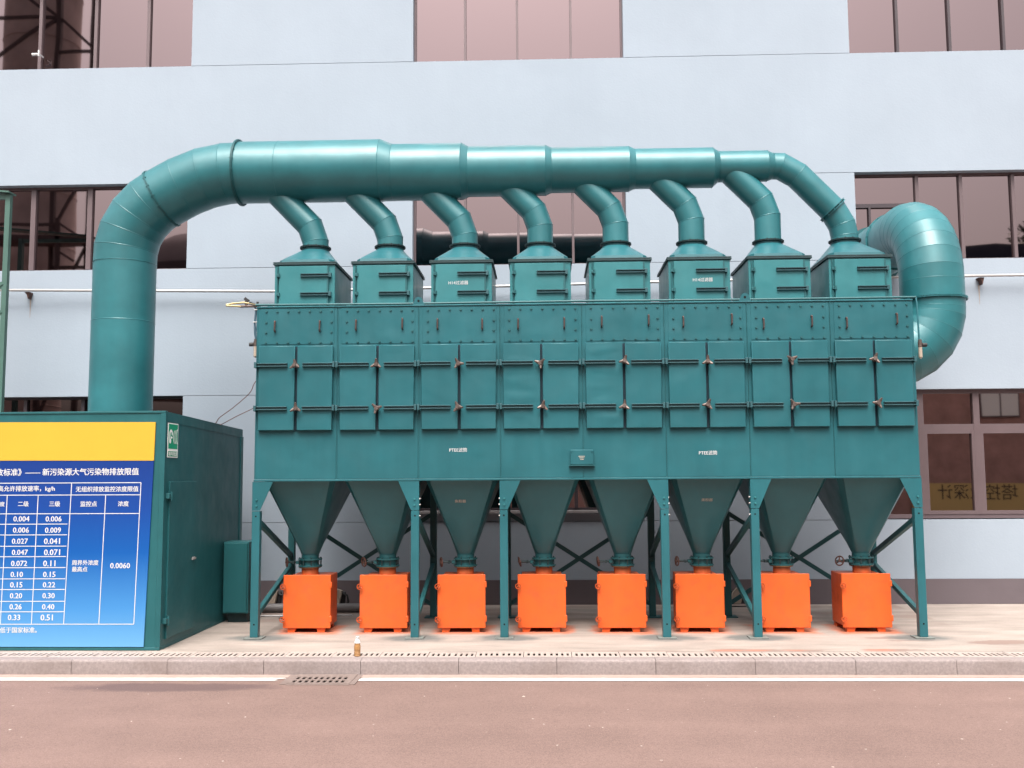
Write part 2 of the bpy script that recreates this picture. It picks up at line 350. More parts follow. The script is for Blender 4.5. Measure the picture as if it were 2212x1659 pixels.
# ------------------------------------------------------------------ layout numbers (metres; camera foot at the origin, terrace at z 0)
XL = -3.4133; MW = 7.7337/8; YC = 11.52; YB = 13.30; ZT = 3.89; ZB = 1.83; YW = 14.51; YD = 12.40; YK = 10.206; ZR = -.156
XC = [XL+MW*(i+.5) for i in range(8)]
LEGS = [(XL, 1), (XL+2*MW, -1), (XL+3*MW, 1), (XL+5*MW, -1), (XL+6*MW, 1), (XL+8*MW, -1)]
BIN_X = [-2.879, -1.95, -1.01, -.046, .907, 1.836, 2.845, 3.80]
HX = [x + .012 for x in XC]
YN = 12.28

# ------------------------------------------------------------------ ground
def sheet(name, x0, x1, y0, y1, z, mt, kind='structure'):
    mb = MB(); mb.add([(x0,y0,z),(x1,y0,z),(x1,y1,z),(x0,y1,z)], [(0,1,2,3)]); return tag(mb.build(name, mt), kind=kind)
mb = MB()
for a0_, a1_, b0_, b1_ in ((-260,260,-260,9.76),(-260,-2.535,9.76,10.4),(-1.925,260,9.76,10.4)):
    mb.add([(a0_,b0_,ZR),(a1_,b0_,ZR),(a1_,b1_,ZR),(a0_,b1_,ZR)], [(0,1,2,3)])
road = tag(mb.build('road', M['asphalt']), kind='structure')
gut = tag(MB().box(-16, -2.60, 10.075, YK+.01, ZR-.05, ZR+.006).box(-1.87, 16, 10.075, YK+.01, ZR-.05, ZR+.006).build('gutter', M['gutter']), kind='structure')
for x0, x1, jag in ((-16, -2.66, .09), (-1.90, 16, .0)):
    mb = MB(); z = ZR+.005
    if jag: mb.add([(x0,9.915,z),(x1-.04,9.915,z),(x1-.01,9.95,z),(x1-.07,9.985,z),(x1+.05,10.03,z),(x1+.03,10.055,z),(x0,10.055,z)], [(0,1,2,3,4,5,6)])
    else: mb.add([(x0,9.915,z),(x1,9.915,z),(x1,10.055,z),(x0+.06,10.055,z)], [(0,1,2,3)])
    mb.build('edge_line', M['line'], road)

kerb = tag(MB().box(-16, 16, 10.26, 10.345, ZR-.1, -.03).build('kerb', M['kerb']), kind='structure')
x = -2.892-13
k0 = None
while x < 14:
    if k0 is None:
        n_ = 6; prof = [(YK, ZR-.06), (YK, -.03)] + [(YK+.03-.03*math.cos(a*math.pi/10), -.03+.03*math.sin(a*math.pi/10)) for a in range(1,6)] + [(10.355, 0), (10.355, ZR-.06)]
        P = []; 
        for xx in (.0015, .9965): P += [(xx, y, z) for y, z in prof]
        q = len(prof); mb = MB(); mb.add(P, [tuple(range(q)), tuple(range(q,2*q))[::-1]] + [(i, (i+1)%q, (i+1)%q+q, i+q) for i in range(q)])
        k0 = mb.build('kerb_stone', M['kerb'], kerb); o = k0
    else:
        o = k0.copy(); COL.objects.link(o)
    o.location = (x, random.uniform(-.003, .003), random.uniform(-.003, .002)); x += 1.0

drain = tag(MB().box(-16, 16, 10.36, 10.66, -.30, -.07).build('drain_channel', M['blackhole']), kind='structure')
c0 = None; x = -.2315-.004-.5*29
while x < 13.5:
    if c0 is None:
        mb = MB(); ys = (10.362, 10.435, 10.585, 10.658); cuts = []
        for gp in range(2):
            for s_ in range(4): cuts.append(.052+gp*.238+s_*.0567)
        mb.box(.003, .497, ys[0], ys[1], -.010, 0); mb.box(.003, .497, ys[2], ys[3], -.010, 0)
        xs = [.003] + [v for cc in cuts for v in (cc-.012, cc+.012)] + [.497]
        for i in range(0, len(xs), 2): mb.box(xs[i], xs[i+1], ys[1], ys[2], -.010, 0)
        c0 = mb.build('drain_cover', M['cover'], drain); o = c0
    else:
        o = c0.copy(); COL.objects.link(o)
    o.location = (x, random.uniform(-.002,.002), random.uniform(-.004, .001)); x += .5

gr = thing('street_drain', 'concrete gully grate with two rows of slanted slots in the road edge', 'drain grate', (-2.18, 9.98, ZR))
o_ = gr.location
MB(o_).box(-2.53, -1.93, 9.76, 10.20, ZR-.2, ZR-.05).build('pit', M['blackhole'], gr)
mb = MB(o_); zz = ZR+.012; zb_ = ZR+.002
gx = [-2.54+.040+.060*i for i in range(9)]
mb.box(-2.54,-1.92,9.765,9.80,zb_,zz); mb.box(-2.54,-1.92,9.915,9.955,zb_,zz); mb.box(-2.54,-1.92,10.07,10.2,zb_,zz)
for ya, yb in ((9.80, 9.915), (9.955, 10.07)):
    xs = [-2.54] + [v for cc in gx for v in (cc, cc+.032)] + [-1.92]
    for i in range(0, len(xs), 2): mb.box(xs[i], xs[i+1], ya, yb, zb_, zz)
mb.build('grate', M['grate'], gr)
MB(o_).box(-2.605,-2.541,9.74,10.2,ZR-.03,ZR+.008).box(-1.919,-1.865,9.74,10.2,ZR-.03,ZR+.008).box(-2.541,-1.919,9.72,9.764,ZR-.03,ZR+.008).build('frame', M['grate'], gr)

# terrace sheet with its overspray and shade map
NX, NY = 520, 78; X0, X1, Y0, Y1 = -14, 14, 10.66, 14.6
vv = []; st = []
def blob(x, y, cx, cy, rx, ry, soft=.5):
    d = math.hypot((x-cx)/rx, (y-cy)/ry); return max(0, min(1, (1+soft-d)/soft))
patches = [(2.02,10.74,.26,.06),(2.35,10.75,.22,.05),(2.75,10.74,.28,.035),(3.65,10.76,.30,.06),(.9,10.72,.55,.02),(5.1,11.25,.35,.12),(3.9,11.55,.28,.06),(4.1,11.35,.25,.03)]
for j in range(NY+1):
    y = Y0+(Y1-Y0)*j/NY
    for i in range(NX+1):
        x = X0+(X1-X0)*i/NX; vv.append((x, y, 0))
        n1 = noise.noise((x*3, y*3, 0)); n2 = noise.noise((x*11, y*11, 3)); wob = .35*n1+.25*n2
        o_r = 0
        if -4 < x < 5:
            for bx in BIN_X:
                if abs(x-bx) < .9:
                    v = blob(x, y, bx+.02, 12.15, .36, .33, .45) if 0 else max(0, min(1, (1.22-max(abs(x-bx-.02)/.33, abs(y-12.2)/.33)+wob*.55)/.3))
                    o_r = max(o_r, v*.68)
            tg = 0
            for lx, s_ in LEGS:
                d = math.hypot((x-lx-s_*.05)/.27, (y-11.56)/.15); tg = max(tg, max(0, min(1, (1.75-d+wob*1.3)/.75))*.78)  # grey overspray round the feet, deepened as painted contact shade
            dirt_shade = max(0, min(.55, (noise.noise((x*1.1, y*3.2, 9))+.15)*1.1))*max(0, min(1, (y-12.3)/.5))  # shadow under the collector painted in as dark streaks
        else: tg = 0; dirt_shade = 0
        pb = dirt_shade
        for cx, cy, rx, ry in patches:
            d = math.hypot((x-cx)/rx, (y-cy)/ry); pb = max(pb, max(0, min(1, (1.3-d+wob)/.3))*.8)
        pr = 0
        for cx, cy, rx, ry in patches[:4]:
            d = math.hypot((x-cx+.1)/(rx*.6), (y-cy)/ry); pr = max(pr, max(0, min(1, (1.2-d+wob)/.5))*.3)
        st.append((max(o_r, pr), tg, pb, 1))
me = bpy.data.meshes.new('terrace'); W_ = NX+1
me.from_pydata(vv, [], [(j*W_+i, j*W_+i+1, (j+1)*W_+i+1, (j+1)*W_+i) for j in range(NY) for i in range(NX)])
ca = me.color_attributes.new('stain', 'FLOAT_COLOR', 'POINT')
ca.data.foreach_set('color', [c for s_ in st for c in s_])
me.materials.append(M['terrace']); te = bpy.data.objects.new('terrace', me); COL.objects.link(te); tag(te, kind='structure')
te.location.z = -.002

# ------------------------------------------------------------------ factory facade
fb = thing('factory_building', 'long pale blue rendered factory building with rows of bronze windows', 'building', (0, YW, 0)); FO = fb.location
def wall(x0, x1, z0, z1): MB(FO).box(x0, x1, YW, YW+.30, z0, z1).build('wall_panel', M['wall'], fb)
MB(FO).box(-20, 20, YW+.32, YW+.5, 0, 12).build('backing_wall', M['groove'], fb)
cols = [(-8.68, -5.40), (-1.96, 1.26), (4.67, 7.95)]
G = .007
def piers(z0, z1, cs):
    xs = [-16] + [v for c in cs for v in c] + [16]
    for i in range(0, len(xs), 2):
        if xs[i] <= -16: wall(-16, xs[i+1], z0+G, z1-G)
        else: wall(xs[i], xs[i+1], z0+G, z1-G)
wall(-16, 16, .355, 1.195)
piers(1.195, 3.09, cols); wall(-16, 16, 3.09, 5.02); piers(5.02, 6.355, cols); wall(-16, 16, 6.355, 8.20); piers(8.20, 9.56, cols); wall(-16, 16, 9.56, 12)
wall(-1.96, 1.26, 1.202, 1.315)
MB(FO).box(-16, 16, YW-.012, YW+.3, 0, .352).build('plinth', M['plinth'], fb)
MB(FO).box(-2.0, 1.30, YW-.05, YW+.1, 1.318, 1.355).build('sill', M['sill'], fb)

def window(x0, x1, z0, z1, mull, glassm, fm, trans=(), rec=.13, fw=.035, mw=.05):
    y0 = YW+rec; mb = MB(FO); d = .07
    mb.box(x0, x0+fw, y0, y0+d, z0, z1).box(x1-fw, x1, y0, y0+d, z0, z1).box(x0+fw, x1-fw, y0+.002, y0+d, z0, z0+fw).box(x0+fw, x1-fw, y0+.002, y0+d, z1-fw, z1)
    wn_ = mb.build('window', fm, fb)
    for x in mull: MB(FO).box(x-mw/2, x+mw/2, y0-.012, y0+d-.005, z0+fw, z1-fw).build('mullion', fm, wn_)
    for zt in trans: MB(FO).box(x0+fw, x1-fw, y0-.006, y0+d-.008, zt-.05, zt+.05).build('transom', fm, wn_)
    xs = [x0+fw] + [v for x in mull for v in (x-mw/2, x+mw/2)] + [x1-fw]; zs = [z0+fw] + [v for z in trans for v in (z-.05, z+.05)] + [z1-fw]
    for i in range(0, len(xs), 2):
        for j in range(0, len(zs), 2):
            a = random.uniform(-.003,.003); b_ = random.uniform(-.003,.003); hx = (xs[i+1]-xs[i])/2; yy = y0+.035
            mb = MB(FO); e = .012
            mb.add([(xs[i]-e,yy-a*hx,zs[j]-e),(xs[i+1]+e,yy+a*hx,zs[j]-e),(xs[i+1]+e,yy+a*hx+b_*.5,zs[j+1]+e),(xs[i]-e,yy-a*hx+b_*.5,zs[j+1]+e),
                    (xs[i]-e,yy+.02,zs[j]-e),(xs[i+1]+e,yy+.02,zs[j]-e),(xs[i+1]+e,yy+.02,zs[j+1]+e),(xs[i]-e,yy+.02,zs[j+1]+e)],
                   [(0,1,2,3),(7,6,5,4),(0,4,5,1),(1,5,6,2),(2,6,7,3),(3,7,4,0)])
            mb.build('pane', glassm, wn_)
    return wn_
Lm = [-7.86,-6.975,-6.14]; Mm = [-1.17,-.365,.465]; Rm = [5.44,6.23,7.04]
window(-8.68,-5.40,8.20,9.56,Lm,M['glass'],M['frame']); window(-1.96,1.26,8.20,9.56,Mm,M['glass'],M['frame'],mw=.035); window(4.67,7.95,8.20,9.56,Rm,M['glass'],M['frame_dark'],mw=.04)
window(-8.68,-5.40,5.02,6.355,Lm,M['glass'],M['frame'],mw=.075); window(-1.96,1.26,5.02,6.355,Mm,M['glass'],M['frame'],mw=.035)
wr = window(4.67,7.95,5.02,6.355,[5.63,6.28,7.05],M['glass'],M['frame'],mw=.05)
MB(FO).box(4.705,5.605,YW+.12,YW+.16,5.84,5.90).box(4.90,4.93,YW+.12,YW+.16,5.055,5.84).build('transom', M['frame_dark'], wr)
window(-8.68,-5.40,1.195,3.09,Lm,M['glass_dark'],M['frame_dark'],(2.53,)); window(-1.96,1.26,1.355,3.09,Mm,M['glass_low'],M['frame_dark'],(2.53,))
wc = window(4.67,7.95,1.21,3.09,[5.52,6.33,7.15],M['glass_low'],M['frame'],(2.53,),.10,.06,.09)
for a, b_ in ((5.565,6.285),(6.375,7.105)):
    MB(FO).box(a,a+.04,YW+.09,YW+.15,1.27,2.48).box(b_-.04,b_,YW+.09,YW+.15,1.27,2.48).box(a+.04,b_-.04,YW+.092,YW+.15,1.27,1.32).box(a+.04,b_-.04,YW+.092,YW+.15,2.44,2.48).build('sash', M['frame'], wc)
# wall pipe on brackets
wp = thing('wall_pipe', 'thin galvanised pipe running level along the pale facade on rusty brackets', 'pipe', (0, 14.36, 4.66))
MB(wp.location).tube([(-15,14.38,4.73),(-8.2,14.38,4.70),(-4,14.38,4.63),(-1,14.38,4.66),(2.2,14.38,4.71),(6.5,14.38,4.735),(15,14.38,4.75)], .021, 10).build('pipe', M['gal'], wp)
for x, z in ((-7.78,4.69),(-2.3,4.64),(3.2,4.71),(6.42,4.73)):
    MB(wp.location).prism([(x-.045,z-.018),(x+.035,z-.018),(x+.028,z-.05),(x+.012,z-.12),(x-.006,z-.06)], 14.40, YW-.003).build('bracket', M['rust'], wp)
M['ruststain'] = mat('rust_run_stain', (.50,.44,.40), .9, 0, .1, .12, 20)
for x, z in ((-7.78,4.69),(6.42,4.73)):
    mb = MB(FO); pts = [(x-.014,z-.11),(x+.012,z-.11),(x+.008,z-.24),(x+.002,z-.40),(x-.004,z-.40),(x-.010,z-.22)]
    mb.add([(a, YW-.0025, b_) for a, b_ in pts], [tuple(range(6))]); mb.build('rust_stain', M['ruststain'], fb)
# small white fitting on the mullion
sc_ = thing('security_camera', 'tiny white fitting sticking out from a window mullion near the upper corner', 'camera', (-7.80, YW, 8.42))
MB(sc_.location).cyl((-7.80,14.62,8.44),(-7.80,14.50,8.44),.013,n=8).box(-7.812,-7.788,14.48,14.51,8.40,8.50,.004).build('mount', M['white'], sc_)
MB(sc_.location).cyl((-7.81,14.48,8.425),(-7.89,14.46,8.415),.022,n=10).build('body', M['white'], sc_)

# ------------------------------------------------------------------ ducts
def ring_pts(P, d, nrm, r, ref, N):
    u = (ref - d*ref.dot(d)).normalized(); v = d.cross(u); out = []
    for k in range(N):
        a = 2*math.pi*k/N; q = (u*math.cos(a)+v*math.sin(a))*r; out.append(P + q - d*(q.dot(nrm)/d.dot(nrm)))
    return out
def duct(parent, pts, rad, ref, name='duct_segment', N=44, seams=True, seam_r=.003, n_first=None, n_last=None, mt=None):
    off = parent.matrix_world.translation if parent.parent is None else parent.parent.location
    off = parent.location
    pts = [Vector(p) for p in pts]; n = len(pts)-1; ds = [(pts[i+1]-pts[i]).normalized() for i in range(n)]
    rad = rad if isinstance(rad, list) else [(rad, rad)]*n; ref = Vector(ref)
    nr = [n_first or ds[0]] + [(ds[i]+ds[i+1]).normalized() for i in range(n-1)] + [n_last or ds[-1]]
    objs = []
    for i in range(n):
        a = ring_pts(pts[i], ds[i], nr[i], rad[i][0], ref, N); b_ = ring_pts(pts[i+1], ds[i], nr[i+1], rad[i][1], ref, N)
        mb = MB(off); mb.add(a+b_, [(k, (k+1)%N, N+(k+1)%N, N+k) for k in range(N)])
        objs.append(mb.build(name, mt or M['duct'], parent, 25))
        if seams and i < n-1:
            mb = MB(off); c = pts[i+1]; vv_ = []
            for k in range(N):
                rd = (b_[k]-c).normalized()
                for j in range(4):
                    p = math.pi*2*j/4; vv_.append(b_[k]+rd*(seam_r*math.cos(p))+nr[i+1]*(seam_r*1.6*math.sin(p)))
            mb.add(vv_, [(k*4+j, k*4+(j+1)%4, ((k+1)%N)*4+(j+1)%4, ((k+1)%N)*4+j) for k in range(N) for j in range(4)])
            mb.build('seam', mt or M['duct'], parent)
    return objs
def flange(parent, P, nrm, r, wd=.032, th=.014, mt=None, gap=.006, N=40):
    off = parent.location; P = Vector(P); nrm = Vector(nrm).normalized(); a = Vector((0,0,1)) if abs(nrm.z) < .9 else Vector((1,0,0))
    u = nrm.cross(a).normalized(); v = nrm.cross(u); mb = MB(off)
    for s_ in (-1, 1):
        c0_ = P + nrm*s_*gap/2; c1_ = c0_ + nrm*s_*th; vv_ = []
        for k in range(N):
            t_ = 2*math.pi*k/N; q = u*math.cos(t_)+v*math.sin(t_); vv_ += [c0_+q*(r-.01), c0_+q*(r+wd), c1_+q*(r+wd), c1_+q*(r-.01)]
        mb.add(vv_, [(k*4+j, k*4+(j+1)%4, ((k+1)%N)*4+(j+1)%4, ((k+1)%N)*4+j) for k in range(N) for j in range(4)])
    nb = max(12, int(r*44))
    for k in range(nb):
        t_ = 2*math.pi*(k+.5)/nb; q = u*math.cos(t_)+v*math.sin(t_); c = P+q*(r+wd*.55)
        mb.cyl(c-nrm*(th+.012), c+nrm*(th+.012), .008, n=6)
    return mb.build('flange', mt or M['rim'], parent)
md = thing('exhaust_duct', 'long teal stepped duct over the filter housings, bending down into the enclosure', 'duct', (-.5, YD, 5.8))
zh = 5.82
arc1 = lambda a: Vector((-3.942-1.62*math.sin(R(a)), YD, 4.20+1.62*math.cos(R(a))))      # gentle bend off the header
arc2 = lambda a: Vector((-4.53-.89*math.cos(R(a)), YD, 4.71+.89*math.sin(R(a))))          # tight bend into the riser
d29 = Vector((math.cos(R(29)),0,math.sin(R(29)))); rg_ = arc2(61)
duct(md, [(-5.42,YD,2.50),(-5.42,YD,3.86),(-5.42,YD,4.62)], .388, (0,1,0), 'riser_segment')
duct(md, [(-5.42,YD,4.62),arc2(7),arc2(21),arc2(36),arc2(51),rg_], .389, (0,1,0), 'elbow_segment', n_last=d29)
duct(md, [rg_, arc1(27),arc1(16),arc1(6),(-3.93,YD,zh)], .391, (0,1,0), 'elbow_segment', n_first=d29)
MB(md.location).ring((-5.42,YD,4.62), (0,0,1), .389, .004, 44, 4).build('seam', M['duct'], md)
flange(md, rg_, d29, .388, .016, .008, M['teal_dark'], .004)
flange(md, (-3.93,YD,zh), (1,0,0), .395, .034, .009, M['teal_dark'])
def sec(x0, x1, z, r, xr, zr_, rr):
    duct(md, [(x0,YD,z),(x1,YD,z)], r, (0,1,0), 'header_section')
    if xr:
        p0, p1 = Vector((x1,YD,z)), Vector((xr,YD,zr_)); ax = Vector((1,0,0)); a = ring_pts(p0, ax, ax, r, Vector((0,1,0)), 44); b_ = ring_pts(p1, ax, ax, rr, Vector((0,1,0)), 44)
        mb = MB(md.location); mb.add(a+b_, [(k, (k+1)%44, 44+(k+1)%44, 44+k) for k in range(44)]); mb.build('reducer', M['duct'], md, 25)
        for p, rq in ((p0, r), (p1, rr)): MB(md.location).ring(p, (1,0,0), rq, .004, 40, 4).build('seam', M['duct'], md)
S = [(-3.93,-2.08,zh,.397),(-1.925,-1.033,5.79,.363),(-.948,.047,5.787,.323),(.12,1.115,5.787,.29),(1.19,2.185,5.787,.256),(2.26,2.88,5.797,.198)]
for i, (a, b_, z, r) in enumerate(S):
    nx = S[i+1] if i < 5 else (2.955, 0, 5.795, .166)
    sec(a, b_, z, r, nx[0], nx[2], nx[3])
MB(md.location).ring((-3.40,YD,zh), (1,0,0), .397, .003, 44, 4).build('seam', M['duct'], md)
VT = [.08,.11,.135,.235,.25,.29,.33]; ZF = 4.80
for i in range(7):
    x = XC[i]; z1 = ZF+VT[i]; zax = S[min(i, 5)][2]
    P = [(x,YD,ZF),(x,YD,z1),(x-.075,YD,z1+.215)]; dz = zax-P[-1][2]; P.append((x-.075-dz*.97,YD,zax))
    duct(md, P, .166, (0,1,0), 'branch_pipe', 30, True, .003)
    flange(md, (x,YD,ZF), (0,0,1), .167, .032, .006)
x8 = XC[7]
duct(md, [(2.955,YD,5.795),(3.06,YD,5.79),(3.27,YD,5.665),(3.70,YD,5.21),(3.81,YD,5.01),(x8,YD,ZF+.06),(x8,YD,ZF)], .168, (0,1,0), 'branch_pipe', 30, True, .003)
flange(md, (3.70,YD,5.21), (.69,0,-.72), .168, .03, .008, M['duct'], .02); flange(md, (x8,YD,ZF), (0,0,1), .168, .032, .006)

ud = thing('inlet_duct', 'fat teal U-shaped duct from the facade window down into the collector end', 'duct', (4.9, YD, 4.3))
xu = 4.90; zc = 5.08; Re = .76; yc_ = YD+Re
A = lambda a: (xu, yc_-Re*math.sin(R(a)), zc-Re+Re*math.cos(R(a)))
Re2 = .60; zl = 3.92
B = lambda a: (xu-Re2+Re2*math.cos(R(a)), YD, zl-Re2*math.sin(R(a)))
duct(ud, [(xu,YW+.1,zc),(xu,13.62,zc),(xu,yc_+.02,zc)], .383, (1,0,0))
duct(ud, [(xu,yc_+.02,zc)]+[A(a) for a in (6,17,28,39,50,61,72,84)]+[(xu,YD,zc-Re-.06),(xu,YD,4.03)], .383, (1,0,0), 'elbow_segment', seam_r=.0018)
duct(ud, [(xu,YD,4.03),(xu,YD,zl+.0)]+[B(a) for a in (7,22,37,53,68,83)]+[(4.31,YD,zl-Re2)], .383, (0,1,0), 'elbow_segment', seam_r=.0018)
flange(ud, (xu,YD,4.03), (0,0,1), .384, .03, .010, M['duct']); flange(ud, (xu,13.62,zc), (0,1,0), .384, .02, .008, M['duct'])
flange(ud, (xu,YW+.0,zc), (0,1,0), .384, .05, .03, M['teal_dark'])

# ------------------------------------------------------------------ dust collector
dc = thing('dust_collector', 'large teal dust collector with doors, hoppers and legs in front of the factory wall', 'dust collector', (XL+4*MW, 12.4, 0)); DO = dc.location
MB(DO).box(XL+.01, XL+8*MW-.01, YC+.006, YB, ZB+.012, ZT-.012).build('body', M['teal_dark'], dc)
MB(DO).box(XL-.004, XL+8*MW+.004, YC-.012, YB+.01, ZT-.014, ZT+.002, .004).build('top_lip', M['teal'], dc)
MB(DO).box(XL-.008, XL+8*MW+.008, YC-.012, YB+.01, ZB-.02, ZB+.004, .004).build('bottom_flange', M['teal'], dc)
casing = None
for i in range(8):
    x0 = XL+i*MW
    if i == 0:
        casing = MB(DO).box(x0+.003, x0+MW-.003, YC, YC+.03, ZB+.006, ZT-.016, .002).box(x0+.004, x0+.011, YC-.006, YC+.001, ZB+.006, ZT-.016).build('casing_panel', M['teal'], dc)
    else:
        c = copy_tree(casing, dc); c.location = (i*MW, 0, 0)
for s_, x_ in ((-1, XL), (1, XL+8*MW)):
    MB(DO).box(min(x_, x_+s_*.006), max(x_, x_+s_*.006), YC+.01, YB-.01, ZB+.01, ZT-.02).build('end_panel', M['teal'], dc)
# access panel of each module, with bolts and two rusty grab handles
a0 = MB(DO).box(XL+.05, XL+.925, YC-.005, YC+.002, 3.435, 3.862, .002).build('access_panel', M['teal'], dc)
bl = None
spots = [(XL+.112+.1305*k, z) for k in range(7) for z in (3.832, 3.458)] + [(XL+.112+s_, z) for s_ in (0, .783) for z in (3.70, 3.58)]
for x, z in spots:
    if bl is None:
        bl = MB(DO).cyl((XL,YC-.003,0),(XL,YC-.018,0),.013,n=6).build('bolt', M['teal_dark'], a0); bm0 = bl
    else: bl = bm0.copy(); COL.objects.link(bl)
    bl.location = (x-XL, 0, z)
for hx_ in (.22, .758):
    x = XL+hx_
    MB(DO).tube([(x,YC-.003,3.71),(x,YC-.035,3.71),(x+.002,YC-.042,3.70),(x,YC-.042,3.60),(x,YC-.035,3.59),(x,YC-.003,3.59)], .010, 6).build('handle', M['handle'], a0)
for i in range(1, 8):
    c = copy_tree(a0, dc); c.location = (i*MW, random.uniform(-.001,.001), random.uniform(-.003,.003))
    for h in c.children:
        if h.name.startswith('handle'): h.rotation_euler.y = random.uniform(-.01, .01)
# two doors per module
def door_obj(x0, x1, wav=0):
    z0, z1, yf, yb = 2.407, 3.408, YC-.052, YC-.004; nx, nz = (10, 60) if wav else (1, 1); bv = .006
    mb = MB(DO)
    if not wav: mb.box(x0, x1, yf, yb, z0, z1, bv)
    else:
        mb.box(x0, x1, yf+.004, yb, z0, z1, .004); vv_ = []
        for j in range(nz+1):
            for i in range(nx+1):
                u_ = i/nx; v_ = j/nz; ed = min(1, 6*min(u_,1-u_))*min(1, 8*min(v_,1-v_)); z = z0+(z1-z0)*v_
                vv_.append((x0+.004+(x1-x0-.008)*u_, yf+.0035-.006*ed*max(0, noise.noise((u_*1.3, z*7, wav)))*1.6, z0+.004+(z1-z0-.008)*v_))
        mb.add(vv_, [(j*(nx+1)+i, j*(nx+1)+i+1, (j+1)*(nx+1)+i+1, (j+1)*(nx+1)+i) for j in range(nz) for i in range(nx)])
    return mb.build('door', M['teal'], dc, 40)
def clamp(parent, xa, xb, z, side):
    y1 = YC-.052; mb = MB(DO); mb.box(xa, xb, y1-.010, y1+.001, z-.022, z+.022)
    mb.box(xa, xb, y1-.034, y1-.009, z+.012, z+.021, .002).box(xa, xb, y1-.034, y1-.009, z-.021, z-.012, .002)
    xe = xa if side < 0 else xb; mb.box(xe-.014, xe+.014, y1-.045, YC, z-.034, z+.034, .003)
    for k in (.25, .6, .9):
        xx = xa+(xb-xa)*k; mb.cyl((xx,y1-.016,z),(xx,y1-.004,z),.009,n=6)
    mb.build('clamp_bar', M['bar'], parent)
for i in range(8):
    g_ = MB(DO).box(XL+i*MW+.470, XL+i*MW+.504, YC-.012, YC+.001, 2.41, 3.405).build('door_gasket', M['navy'], dc)  # dark strip added in place of shade in the door gap
dl = dr = None; kn = None
def knob():
    mb = MB((0,0,0))
    mb.cyl((0,.03,0),(0,-.035,0),.022,.018,n=10); mb.cyl((0,.10,0),(0,.02,0),.009,n=6)
    for a in (90, 210, 330):
        c, s_ = math.cos(R(a)), math.sin(R(a)); mb.cyl((c*.008,-.010,s_*.008),(c*.052,-.028,s_*.052),.019,.008,n=7)
    return mb
for i in range(8):
    for side in (0, 1):
        x0, x1 = (XL+.041, XL+.472) if side == 0 else (XL+.502, XL+.920)
        wav = {(3,0): 2.3, (4,0): 5.1, (3,1): 0}.get((i, side), 0)
        src = dl if side == 0 else dr
        if src is None or wav:
            d = door_obj(x0, x1, wav)
            for z in (3.180, 2.667):
                if side == 0: clamp(d, x0-.03, x0+.345, z, -1)
                else: clamp(d, x0+.065, x1+.02, z, 1)
            if src is None:
                if side == 0: dl = d
                else: dr = d
        else: d = copy_tree(src, dc)
        d.location = (i*MW, random.uniform(-.003,.0), random.uniform(-.002,.002)); d.rotation_euler.z = 0
    for z in (3.180, 2.667):
        if kn is None: kn = knob().build('star_knob', M['brass'], dc); k_ = kn
        else: k_ = kn.copy(); COL.objects.link(k_)
        k_.location = Vector((XL+i*MW+.488+random.uniform(-.012,.012), YC-.085, z+random.uniform(-.008,.008))) - DO
        k_.rotation_euler = (random.uniform(-.15,.15), random.uniform(0, 2.1), random.uniform(-.2,.2)); k_.scale = (1.3,)*3
# hoppers
HT = (.425, 11.62-YN, 13.12-YN)
hop = None
for i in range(8):
    if hop is None:
        N = 48; top = []; bot = []
        hw, ya, yb = HT
        for k in range(N):
            a = 2*math.pi*(k+.5)/N - 3*math.pi/4; c, s_ = math.cos(a), math.sin(a); bot.append(Vector((c*.108, s_*.108, .905)))
            m_ = max(abs(c), abs(s_)); u_, v_ = c/m_, s_/m_; top.append(Vector((u_*hw, (v_*(yb-ya)/2+(ya+yb)/2), ZB-.02)))
        # exact corners
        for k, t_ in enumerate(top):
            if abs(abs(t_.x)-hw) < .04 and min(abs(t_.y-ya), abs(t_.y-yb)) < .07: t_.x = math.copysign(hw, t_.x); t_.y = ya if t_.y < 0 else yb
        mb = MB((0,0,0)); q = []
        for L_ in range(9):
            f = L_/8
            q += [t_.lerp(b_, f) for t_, b_ in zip(top, bot)]
        mb.add(q, [(L_*N+k, L_*N+(k+1)%N, (L_+1)*N+(k+1)%N, (L_+1)*N+k) for L_ in range(8) for k in range(N)])
        hop = mb.build('hopper', M['teal'], dc, 28); h = hop
    else: h = hop.copy(); COL.objects.link(h)
    h.location = Vector((HX[i], YN, 0)) - DO
    if i in (2, 5):
        tx = -.96 if i == 2 else 1.83
        # pale print on the sloping front face
        tl = text('集粉器', -.066, .066, 0, 0, M['faded'], h, bold=.02)
        y_at = 0; zt_ = 1.565; f = (ZB-.02-zt_)/(ZB-.02-.905); yy = HT[1]+(-.108-HT[1])*f
        sl_ = math.atan2((-.108-HT[1]), (ZB-.02-.905))
        tl.location = ((-.02 if i == 2 else .0), yy-.006, zt_); tl.rotation_euler.x = sl_
